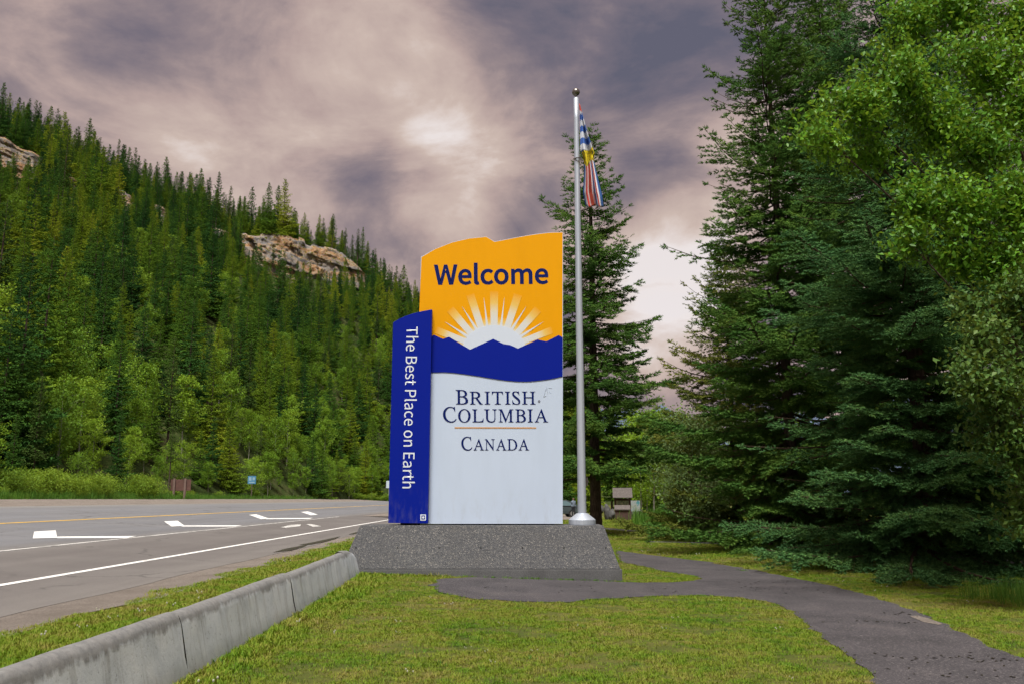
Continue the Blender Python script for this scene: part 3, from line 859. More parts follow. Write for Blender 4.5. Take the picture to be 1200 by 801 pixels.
PIN = [conifer_kind(200 + i, 15, r, h, tp_, M_pine_needles, sparse=.2, droop=.05, tip_up=.3, per=6) for i, (r, h, tp_) in enumerate([(1.25, 5.5, .55), (1.45, 4.0, .6), (1.1, 6.5, .45), (1.35, 3.0, .7)])]
ASP = [leaf_kind(300 + i, 10, r, M_aspen_leaf, M_pale_bark, n_limb=20, twigs=8, leaves=22, size=.22, low=lo, trunk_r=.09) for i, (r, lo) in enumerate([(1.6, .22), (1.9, .15), (1.4, .3), (2.1, .12)])]
SHR = [leaf_kind(400 + i, 2.2, 1.3, M_shrub_leaf, M_bark, n_limb=16, twigs=8, leaves=16, size=.15, low=.02, trunk_r=.03, upright=.6) for i in range(3)]
KINDS = SPR + PIN + ASP
def put_tree(name, kind, loc, s, rz, label, cat, group, sxy=1.0):
    r = tag(empty(name, loc, rz), label, cat, group)
    r.scale = (s * sxy, s * sxy, s)
    for part in ('trunk', 'crown'):
        o = bpy.data.objects.new(part, kind[part]); COL.objects.link(o); o.parent = r
    return r

rg = np.random.default_rng(77)
cand = []      # (loc, kind index, scale, sxy, rz)
def clear_of_rock(P, s, H):
    """keep the rock faces in view: shorten or drop trees in front of them, lift the ones growing on top"""
    px0, py0 = project(P)
    keep = np.ones(len(P), bool)
    for i in range(len(P)):
        for x0, x1, us, yd, zt_, tops, bots in CLIFFS:
            if not (x0 - 2 < px0[i] < x1 + 2): continue
            d = np.interp(px0[i], us, yd); top = np.interp(px0[i], tops[:, 0], tops[:, 1]); bot = np.interp(px0[i], bots[:, 0], bots[:, 1])
            if P[i, 1] > d - .5:
                if P[i, 1] < d + 36: P[i, 2] = max(P[i, 2], np.interp(px0[i], us, zt_) + .2 + (P[i, 1] - d) * .04)
                if P[i, 1] < d + 1.5: keep[i] = False
                continue
            if py0[i] < bot - 2: keep[i] = False; continue
            room = (py0[i] - bot + rg.uniform(6, 30)) / FPX * P[i, 1]      # metres up to the foot of the rock
            if rg.random() < .12: room *= 1.8
            if s[i] * H > room:
                s[i] = room / H
                if s[i] < .28: keep[i] = False
    return keep
N = 26000
px = rg.uniform(-330, 700, N); t = rg.uniform(.01, 1.25, N) ** .8
nf = 420
t[:nf] = rg.uniform(.0, .045, nf); px[:nf] = rg.uniform(-40, 520, nf)
P = hill_pt(px, t)
# thin to an even spacing of about four metres
order = np.concatenate([np.arange(nf), nf + rg.permutation(N - nf)]); grid = {}; keep = []
for i in order:
    x, y = P[i, 0], P[i, 1]; sp_ = 2.9 if t[i] < .10 else (3.8 if t[i] < .75 else 2.9)
    gx, gy = int(x // 5), int(y // 5); ok = True
    for a in (-1, 0, 1):
        for b in (-1, 0, 1):
            for j in grid.get((gx + a, gy + b), ()):
                if (P[j, 0] - x) ** 2 + (P[j, 1] - y) ** 2 < sp_ ** 2: ok = False; break
            if not ok: break
        if not ok: break
    if ok: grid.setdefault((gx, gy), []).append(i); keep.append(i)
keep = np.array(keep); P, t, px = P[keep], t[keep], px[keep]
u = rg.random(len(P)); patch = np.sin(P[:, 0] * .05 + 2) * np.cos(P[:, 1] * .045) + .5 * np.sin(P[:, 0] * .13 + P[:, 1] * .1)
kind = np.where(t > .93, np.where(u < .68, rg.integers(5, 9, len(P)), rg.integers(0, 5, len(P))),
       np.where((t < .13) & (u < .62), rg.integers(9, 13, len(P)),
       np.where((u < (.13 + .18 * (patch > .4)) * np.where(px < 110, .35, 1.0)) & (t < .6), rg.integers(9, 13, len(P)), np.where(u > .93, rg.integers(5, 9, len(P)), rg.integers(0, 5, len(P))))))
s = np.clip(rg.normal(.90, .25, len(P)), .34, 1.5) * np.where(t < .05, .72, np.where(t < .25, .92, 1.0)) * np.where(t > .93, .88, 1.0)
ok = clear_of_rock(P, s, 15.0)
P, t, px, kind, s, patch = P[ok], t[ok], px[ok], kind[ok], s[ok], patch[ok]
P[:, 2] -= .15
ppx, ppy = project(P)
dist = np.linalg.norm(P, axis=1)
inview = (ppx > -12) & (ppx < 470)
sky_line = inview & (t > .97) & (t < 1.1)
rzs = rg.random(len(P)) * 6.28
used = np.zeros(len(P), bool)
def zone(px_):
    for lim, z_ in ((70, 'at the left picture edge'), (190, 'left of the brown board'), (228, 'behind the brown board'), (285, 'between brown board and blue sign'), (350, 'just right of the blue sign')):
        if px_ < lim: return z_
    return 'close to the tall blue panel'
def size_word(s_): return 'tall' if s_ > 1.02 else ('middling' if s_ > .78 else 'small')
def individuals(mask, name, cat, label, group, cap, by_zone=True):
    idx = np.where(mask & ~used)[0]
    idx = idx[np.argsort(dist[idx] / s[idx])][:cap]
    used[idx] = True
    for i in idx:
        lb, gr = (label % (size_word(s[i]), zone(ppx[i])), group + ', ' + size_word(s[i]) + ', ' + zone(ppx[i])) if by_zone else (label, group)
        put_tree(name, KINDS[kind[i]], P[i], s[i], rzs[i], lb, cat, gr, sxy=rg.uniform(.85, 1.2))
    return len(idx)
isS, isP, isA = kind < 5, (kind >= 5) & (kind < 9), kind >= 9
FRONT = dist < 135
counts = [
    individuals(isP & sky_line, 'pine_tree', 'pine tree', '%s slender skyline pine above the slope %s', 'pines along the skyline', 140),
    individuals(isS & sky_line & (ppx > 395), 'spruce_tree', 'spruce tree', '%s narrow spruce at the low end of the ridge, %s', 'spruces at the low end of the ridge', 25),
    individuals(isS & sky_line, 'spruce_tree', 'spruce tree', '%s dark spruce among the skyline pines %s', 'spruces on the skyline', 60),
    individuals(isA & inview & (t < .2), 'aspen_tree', 'aspen tree', '%s light green aspen at the slope foot, %s', 'aspens at the foot of the slope', 110),
    individuals(isA & inview, 'aspen_tree', 'aspen tree', '%s light green aspen up among the conifers %s', 'aspens up the slope', 120),
    individuals(isS & inview & (t < .2), 'spruce_tree', 'spruce tree', '%s dark spruce in the front rows of the wood %s', 'spruces in the front rows of the wood', 110),
    individuals(isS & inview & (ppx < 180), 'spruce_tree', 'spruce tree', '%s green spruce on the mid slope %s', 'spruces below the upper outcrop', 55),
    individuals(isS & inview, 'spruce_tree', 'spruce tree', '%s green spruce below the long cliff, %s', 'spruces below the long cliff', 50),
]
for px_, Y_, s_, nm in ((14, 66, 1.25, 'big dark spruce at the left picture edge, foremost of three'), (40, 74, 1.38, 'big dark spruce near the left picture edge, tallest of three'), (66, 80, 1.15, 'big dark spruce near the left picture edge, rightmost of three')):
    a_ = (px_ - 600) / 1017.0; q_ = hill_pt(np.array([float(px_)]), np.array([.02 + (Y_ - 62) * .004]))[0]
    put_tree('spruce_tree', SPR[2], q_, s_, px_ * .1, nm, 'spruce tree', None, .95)
# the lone tall spruce standing clear at the end of the cliff
kx = at(424, 318, 312)
put_tree('spruce_tree', SPR[3], (kx[0], kx[1], kx[2] - 1), 1.22, 1.0, 'lone tall spruce standing clear of the skyline at the cliff end', 'spruce tree', None, .8)
print('forest', len(P), counts)

# the rest of the wood: one mass of instanced trees
def scatter(name, pts, kinds, idx, sc, rz, label, seedmats=None, tilt=None):
    me = bpy.data.meshes.new(name)
    me.vertices.add(len(pts)); me.vertices.foreach_set('co', np.ascontiguousarray(pts, np.float32).ravel())
    for nm, typ, arr in (('kind', 'INT', np.asarray(idx, np.int32)), ('size', 'FLOAT', np.asarray(sc, np.float32)), ('turn', 'FLOAT', np.asarray(rz, np.float32))):
        at_ = me.attributes.new(nm, typ, 'POINT'); at_.data.foreach_set('value', arr)
    o = link(name, me)
    for mt in (kinds[0].materials or []): me.materials.append(mt)
    coll = bpy.data.collections.new(name + '_kinds')
    for i, k in enumerate(kinds):
        ob = bpy.data.objects.new('%s_kind_%02d' % (name, i), k); coll.objects.link(ob)
    ng = bpy.data.node_groups.new(name, 'GeometryNodeTree')
    ng.interface.new_socket('Geometry', in_out='INPUT', socket_type='NodeSocketGeometry')
    ng.interface.new_socket('Geometry', in_out='OUTPUT', socket_type='NodeSocketGeometry')
    nn, ll = ng.nodes.new, ng.links.new
    gi, go = nn('NodeGroupInput'), nn('NodeGroupOutput')
    ci = nn('GeometryNodeCollectionInfo'); ci.inputs[0].default_value = coll; ci.inputs['Separate Children'].default_value = True; ci.inputs['Reset Children'].default_value = True
    ip = nn('GeometryNodeInstanceOnPoints'); ip.inputs['Pick Instance'].default_value = True
    def attr(nm, typ):
        a = nn('GeometryNodeInputNamedAttribute'); a.data_type = typ; a.inputs[0].default_value = nm; return a.outputs[0]
    cxyz = nn('ShaderNodeCombineXYZ'); ll(attr('turn', 'FLOAT'), cxyz.inputs[2])
    ll(gi.outputs[0], ip.inputs['Points']); ll(ci.outputs[0], ip.inputs['Instance']); ll(attr('kind', 'INT'), ip.inputs['Instance Index'])
    ll(cxyz.outputs[0], ip.inputs['Rotation']); ll(attr('size', 'FLOAT'), ip.inputs['Scale'])
    ll(ip.outputs[0], go.inputs[0])
    md = o.modifiers.new('scatter', 'NODES'); md.node_group = ng
    tag(o, label, kind='stuff')
    return o
rest = ~used
o = scatter('forest', P[rest], [k['both'] for k in KINDS], kind[rest], s[rest], rzs[rest], 'dense conifer forest covering the rest of the hillside')
o['category'] = 'forest'

# trees at the back of the park, seen between the sign and the spruces
k_ = 0
for i in range(36):
    px_ = rg.uniform(630, 1000); Y = rg.uniform(92, 140)
    X, Y, z = g_at(px_, Y)
    if rg.random() < .5: put_tree('aspen_tree', ASP[rg.integers(4)], (X, Y, z), rg.uniform(.9, 1.3), rg.random() * 6, 'green aspen in the tree belt behind the park', 'aspen tree', 'aspens behind the park')
    else: put_tree('spruce_tree', SPR[rg.integers(5)], (X, Y, z), rg.uniform(.6, .95), rg.random() * 6, 'spruce in the tree belt behind the park', 'spruce tree', 'spruces behind the park')
for px_, Y, k_ in ((735, 84, .9), (752, 78, .8), (766, 72, .95), (780, 80, 1.05), (794, 70, .9), (758, 92, 1.1), (742, 98, 1.2)):
    X, Y, z = g_at(px_, Y)
    put_tree('aspen_tree', ASP[rg.integers(4)], (X, Y, z), k_, rg.random() * 6, 'light green aspen in the gap between flagpole spruce and dark spruces', 'aspen tree', 'aspens in the gap right of the flagpole')
# verge shrubs along the far side of the road
for i in range(90):
    px_ = rg.uniform(-15, 455) if i > 65 else rg.choice([rg.uniform(-10, 175), rg.uniform(-10, 175), rg.uniform(385, 455)])
    a = (px_ - 600) / 1017.0; Y = min(rg.uniform(36.2, 39.0) / -a, 190)
    X = a * Y
    ss_ = rg.uniform(.35, 1.0) if px_ < 180 else rg.uniform(.3, .75)
    put_tree('verge_shrub', SHR[rg.integers(3)], (X, Y, float(gz(X, Y)) - .1), ss_, rg.random() * 6, '%s bright green shrub on the far verge, %s' % (size_word(ss_), zone(px_)), 'shrub', 'shrubs on the far verge, %s, %s' % (size_word(ss_), zone(px_)))

# ------------------------------------------------------------------ concrete barrier along the road verge
def b_barrier(t):
    o = posn(t)
    s = t.n('ShaderNodeSeparateXYZ'); t.l(o, s.inputs[0])
    g = t.noise(o, 34, 4, .75); m = t.noise(o, 2.6, 6, .7, .3); st = t.noise(t.vmath('MULTIPLY', o, (3, 7, .7)), 1.0, 5, .7)
    col = t.ramp(m, [(.3, (.41, .45, .50)), (.5, (.53, .57, .615)), (.7, (.61, .64, .67))])
    edge = t.math('ADD', s.outputs[2], t.math('ADD', t.math('MULTIPLY', t.noise(o, 3.5, 6, .7), .16), t.math('MULTIPLY', t.noise(t.vmath('MULTIPLY', o, (3, 14, .4)), 1.0, 4, .7), .10)))
    grime = t.ramp(t.maprange(edge, .30, .80), [(.60, 0.0), (.68, .75), (1.0, .95)])
    col = t.mix(grime, col, t.ramp(t.noise(o, 16, 5, .75), [(.35, (.075, .070, .066)), (.65, (.17, .16, .15))]))
    col = t.mix(t.ramp(st, [(.52, 0.0), (.68, .55)]), col, (.20, .195, .19))
    low = t.ramp(t.maprange(edge, .10, .40), [(.0, .7), (.35, 0.0)])
    col = t.mix(low, col, (.13, .125, .10))
    col = t.mix(t.ramp(g, [(.30, .7), (.40, 0.0)]), col, (.10, .10, .10))
    base(t, col); bump(t, g, .4, .006)
M_barrier = mat('weathered_concrete', rough=.9, spec=.25, build=b_barrier)
M_joint = mat('joint_shade', (.035, .033, .030), 1.0, spec=.05)  # gap shade put into the colour of the block ends, which otherwise catch light
BX = lambda y: float(np.interp(y, [2, 7.32, 11.13, 15.65, 17.44], [-2.58, -2.63, -2.71, -2.87, -2.92]))
PROF = [(0.0, -.12), (0.0, .03), (-.035, .16), (-.085, .40), (-.10, .455), (-.125, .49), (-.17, .505), (-.215, .50), (-.25, .475), (-.27, .43), (-.31, .17), (-.35, .03), (-.35, -.12)]
def barrier(y0, y1, label, seed, taper=False):
    rgb = np.random.default_rng(seed); n = max(6, int((y1 - y0) / .16)); m = len(PROF)
    V = []; dx, dz = rgb.normal() * .008, rgb.normal() * .008
    for i in range(n + 1):
        s = i / n; y = y0 + (y1 - y0) * s
        q = 0.0 if not taper else 1 - math.sqrt(max(0, 1 - (s * .985) ** 2.2)) * 1.0
        e = 1.0; g0 = float(gz(BX(y), y))
        for (x, z) in PROF:
            zz = z * (1 - q * .98) if z > 0 else z
            nz = rgb.normal() * .0025
            V.append((BX(y) + dx + (x + .175) * e * (1 - .25 * q) - .175 + nz, y, g0 + zz * e + dz + nz))
    F = [(i * m + j, i * m + j + 1, (i + 1) * m + j + 1, (i + 1) * m + j) for i in range(n) for j in range(m - 1)]
    b0 = len(V); V += V[:m] + V[n * m:n * m + m]
    caps = [list(range(b0, b0 + m)), [b0 + m + j for j in range(m)][::-1]]
    me = bpy.data.meshes.new('concrete_barrier'); me.from_pydata([tuple(map(float, v)) for v in V], [], F + [tuple(c) for c in caps])
    bm = bmesh.new(); bm.from_mesh(me); bmesh.ops.recalc_face_normals(bm, faces=bm.faces); bm.to_mesh(me); bm.free()
    for k, p in enumerate(me.polygons): p.use_smooth = p.index < len(F)
    for p in me.polygons:
        if p.index >= len(F): p.material_index = 1
    o = link('concrete_barrier', me, [M_barrier, M_joint])
    tag(o, label, 'concrete barrier', 'concrete barriers along the verge')
    return o
barrier(3.40, 7.298, 'nearest concrete barrier block, cut off by the lower left corner', 1)
barrier(7.316, 11.112, 'weathered concrete barrier block, second from the lower left corner', 2)
barrier(11.13, 15.437, 'long concrete barrier block just before the rounded end piece', 3)
barrier(15.46, 17.35, 'short rounded concrete barrier end piece touching the sign plinth', 4, taper=True)

# ------------------------------------------------------------------ plinth
def b_plinth(t):
    p = posn(t)
    v = t.n('ShaderNodeTexVoronoi'); v.inputs['Scale'].default_value = 55; t.l(p, v.inputs['Vector'])
    s = t.n('ShaderNodeSeparateColor'); t.l(v.outputs['Color'], s.inputs[0])
    v2 = t.n('ShaderNodeTexVoronoi'); v2.inputs['Scale'].default_value = 120; t.l(p, v2.inputs['Vector'])
    s2 = t.n('ShaderNodeSeparateColor'); t.l(v2.outputs['Color'], s2.inputs[0])
    col = t.ramp(s.outputs[0], [(.0, (.045, .048, .055)), (.35, (.080, .084, .094)), (.62, (.118, .12, .128)), (.82, (.19, .18, .17)), (.95, (.34, .32, .29))], 'CONSTANT')
    col = t.mix(.4, col, t.ramp(s2.outputs[0], [(0, (.045, .048, .055)), (.5, (.105, .108, .118)), (.85, (.28, .265, .25))], 'CONSTANT'))
    col = t.mix(t.ramp(v.outputs['Distance'], [(.3, 0.0), (.8, .6)]), col, (.080, .082, .09))
    col = t.mix(t.ramp(t.noise(p, 1.2, 5, .6), [(.45, 0.0), (.75, .35)]), col, (.06, .058, .06))
    base(t, col); bump(t, v.outputs['Distance'], .9, .012)
M_plinth = mat('exposed_aggregate', rough=.85, spec=.3, build=b_plinth)
M_plinth_band = mat('smooth_concrete_band', rough=.85, spec=.3, build=lambda t: (base(t, t.mix(t.ramp(t.noise(posn(t), 1.5, 5, .6), [(.4, 0.0), (.7, .5)]), t.ramp(t.noise(posn(t), 60, 4, .8), [(.35, (.07, .073, .08)), (.65, (.16, .16, .165))]), (.05, .05, .05))), bump(t, t.noise(posn(t), 60, 4, .8), .5, .006)))
M_hole = mat('dark_hole', (.01, .01, .01), 1)
PY0, PY1, PTOP = 16.95, 18.75, .985
pl = tag(empty('sign_plinth', (-.6, 17.8, 0)), 'long grey pebble-finish concrete plinth under the welcome sign', 'plinth')
def pw(v): return (v[0] + .6, v[1] - 17.8, v[2])
xl0, xl1 = -3.30, -3.02
xr0, xr1 = 2.12, 1.82
zb = .17
m = MB()
lo = [(xl0, PY0, zb), (xr0 - .03, PY0, zb), (xr0 - .03, PY1, zb), (xl0, PY1, zb)]
hi = [(xl1, PY0 + .38, PTOP), (xr1, PY0 + .38, PTOP), (xr1, PY1 - .38, PTOP), (xl1, PY1 - .38, PTOP)]
m.add([pw(v) for v in lo + hi], [(0, 1, 5, 4), (1, 2, 6, 5), (2, 3, 7, 6), (3, 0, 4, 7), (4, 5, 6, 7), (3, 2, 1, 0)])
m.build('block', M_plinth, pl, bevel=.018)
m = MB(); m.box(xl0 - .02 + .6, xr0 + .6, PY0 - .02 - 17.8, PY1 + .02 - 17.8, -.35, zb - .004)
m.build('base_band', M_plinth_band, pl, bevel=.012)
for hx in np.linspace(-3.05, 1.83, 7):
    zh = .56; f = (zh - zb) / (PTOP - zb); yh = PY0 + .38 * f
    m = MB(); nrm = Vector((0, -(PTOP - zb), .38)).normalized(); c = Vector(pw((hx, yh, zh)))
    m.tube([tuple(c - nrm * .02), tuple(c + nrm * .003)], .016, 8)
    m.build('form_hole', M_hole, pl)

# ------------------------------------------------------------------ welcome sign
SY = 17.55
def sp(px, py, dy=0.0):
    p = at(px, py, SY + dy); return (p[0], p[2])
def b_panel(t, c, dirt=.08):
    p = posn(t)
    n = t.noise(t.vmath('MULTIPLY', p, (2, 2, .5)), 1.3, 5, .6); f = t.noise(p, 26, 3, .6)
    col = t.mix(t.ramp(n, [(.4, 0.0), (.75, dirt * 2.4)]), c, tuple(v * .72 for v in c))
    col = t.mix(t.ramp(f, [(.62, 0.0), (.8, dirt)]), col, (.4, .4, .38))
    z_ = t.n('ShaderNodeSeparateXYZ'); t.l(p, z_.inputs[0])
    splash = t.math('MULTIPLY', t.ramp(t.maprange(z_.outputs[2], 1.0, 1.9), [(0, 1.0), (.9, 0.0)]), t.ramp(t.noise(t.vmath('MULTIPLY', p, (4, 4, 1.2)), 2.0, 5, .7), [(.48, 0.0), (.78, .28)]))
    col = t.mix(splash, col, (.26, .25, .23))
    base(t, col)
    t.b.inputs['Roughness'].default_value = .38
C_YEL, C_BLUE, C_WHITE, C_NAVY = (.76, .335, .0015), (.0014, .012, .26), (.51, .60, .76), (.003, .012, .11)
M_yel = mat('sign_yellow', build=lambda t: b_panel(t, C_YEL), spec=.15)
M_blue = mat('sign_blue', build=lambda t: b_panel(t, C_BLUE, .03), spec=.15)
M_white = mat('sign_white', build=lambda t: b_panel(t, C_WHITE), spec=.15)
M_navy = mat('sign_navy', C_NAVY, .5, spec=.1)
M_text = mat('sign_white_letters', (.68, .73, .82), .45)
M_gold = mat('sign_gold_line', (.55, .30, .12), .5)
M_edge = mat('panel_edge', (.52, .54, .56), .45, metal=.3)
def b_rays(t):
    a = t.n('ShaderNodeAttribute', attribute_name='fade', attribute_type='GEOMETRY')
    base(t, t.ramp(a.outputs['Fac'], [(0, (.60, .65, .74)), (.35, (.66, .62, .50)), (.65, (.74, .50, .12)), (1, C_YEL)]))
M_ray = mat('sign_rays', rough=.4, build=b_rays)
sg = tag(empty('welcome_sign', (-.6, SY, PTOP)), 'tall yellow, blue and white provincial welcome sign with sun and mountains', 'sign')
def rel(poly): return [(x + .6, z - PTOP) for x, z in poly]
def plate(name, pix, dy, mt, parent=sg, thick=.004, bevel=0):
    return prism(rel([sp(*p) for p in pix]), -dy, -dy + thick).build(name, mt, parent, bevel=bevel)
TOPC = [(493.2, 301), (510, 291.6), (530, 283.8), (550, 279.2), (569.8, 277.2), (579.5, 283.2), (600, 279.2), (615, 276.4), (630, 274), (645, 272.4), (659.8, 272)]
body = plate('main_panel', [(487, 613.0), (659.4, 613.0)] + TOPC[::-1], .0, M_white, thick=.22)
body.data.materials.append(M_edge)
for p in body.data.polygons:
    if abs(p.normal.y) < .5: p.material_index = 1
WAVE = [(490, 436.6), (505.7, 436), (521.3, 435.8), (532, 436.5), (542.5, 437.8), (553, 439.3), (563.8, 440.9), (574, 442.7), (585, 444.4), (595, 445.7), (606.3, 446.6), (617, 446.7), (627.5, 446), (636, 445), (644.5, 443.9), (652, 442.4), (659.2, 440.6)]
MTN = [(659.3, 395.3), (654.7, 392.7), (640.3, 399.9), (629.7, 397.8), (607, 408), (597.8, 404), (590, 402.8), (577.9, 397), (550.7, 409.4), (526.2, 394.6), (519.1, 397.1), (508.8, 392.4), (505, 394), (490, 398)]
ins = lambda q: (q[0] + (.7 if q[0] < 500 else (-.5 if q[0] > 655 else 0)), q[1] + .5)
plate('yellow_field', [(489.5, 410), (659.0, 410)] + [ins(q) for q in TOPC[::-1]], .003, M_yel, body)
# rays, in millimetre-true outline from the photograph
zq = lambda x, y: (500 + x * .14167, 340 + y * .14167)
broad = [((558, 300), (558, 12), 26, 34), ((668, 305), (756, 38), 24, 34), ((772, 330), (922, 158), 24, 34), ((850, 402), (1038, 330), 22, 30)]
thin = [((616, 295), (643, 62), 13), ((716, 305), (824, 136), 14), ((800, 368), (966, 262), 14)]
def ray_mesh(b, tip, w0, w1, dy):
    b, tip = np.array(b, float), np.array(tip, float); b = b - (tip - b) * .35; d = tip - b; n = np.array([-d[1], d[0]]) / np.linalg.norm(d)
    ss = [0, .45, .75, 1.0]; V, fade = [], []
    for s_ in ss:
        c = b + d * s_; w_ = w0 + (w1 - w0) * s_
        for sgn in (-1, 1):
            x, z = rel([sp(*zq(*(c + n * w_ * sgn)))])[0]
            V.append((x, -dy, z)); fade.append(max(0.0, (s_ - .35) / .65) ** .9 if w1 > 1 else .15 * s_)
    me = bpy.data.meshes.new('sun_ray'); me.from_pydata(V, [], [(2 * i, 2 * i + 1, 2 * i + 3, 2 * i + 2) for i in range(3)])
    a = me.attributes.new('fade', 'FLOAT', 'POINT'); a.data.foreach_set('value', fade)
    return link('sun_ray', me, M_ray, body)
mir = lambda p: (1116 - p[0], p[1])
for i, (b, tip, w0, w1) in enumerate(broad):
    ray_mesh(b, tip, w0, w1, .006)
    if i: ray_mesh(mir(b), mir(tip), w0, w1, .006)
for b, tip, w0 in thin:
    ray_mesh(b, tip, w0, .5, .0075); ray_mesh(mir(b), mir(tip), w0, .5, .0075)
V, fd = [], []
for a in np.linspace(0, math.pi, 40):
    for k_, f_ in ((.9, .15), (1.08, .55), (1.34, 1.0)):
        x, z = rel([sp(*zq(558 + 262 * k_ * math.cos(a), 500 - 210 * k_ * math.sin(a)))])[0]
        V.append((x, -.0048, z)); fd.append(f_)
me = bpy.data.meshes.new('sun_glow'); me.from_pydata(V, [], [(i * 3 + j, (i + 1) * 3 + j, (i + 1) * 3 + j + 1, i * 3 + j + 1) for i in range(39) for j in range(2)])
me.attributes.new('fade', 'FLOAT', 'POINT').data.foreach_set('value', fd)
link('sun_glow', me, M_ray, body)
plate('sun_disc', [zq(558 + 262 * math.cos(a), 500 - 210 * math.sin(a)) for a in np.linspace(0, math.pi, 40)], .009, mat('sign_sun_white', (.58, .65, .78), .4), body)
plate('mountain_band', WAVE + MTN, .0115, M_blue, body)
# side panel
SIDE = [(454.9, 612.0), (501.4, 612.6), (506.2, 362.5), (496, 364.4), (485.7, 366.8), (474.3, 370.6), (467, 374), (460.6, 377.9)]
side = prism(rel([sp(x, y, -.16) for x, y in SIDE]), -.16, -.012).build('side_panel', M_blue, sg, bevel=.004)
# feet under the panels
for a, b, y0, y1 in ((470, 492, -.10, .04), (520, 650, .03, .18)):
    x0, x1 = sp(a, 612)[0] + .6, sp(b, 612)[0] + .6
    MB().box(x0, x1, y0, y1, -.02, .075).build('foot_rail', M_hole, sg)

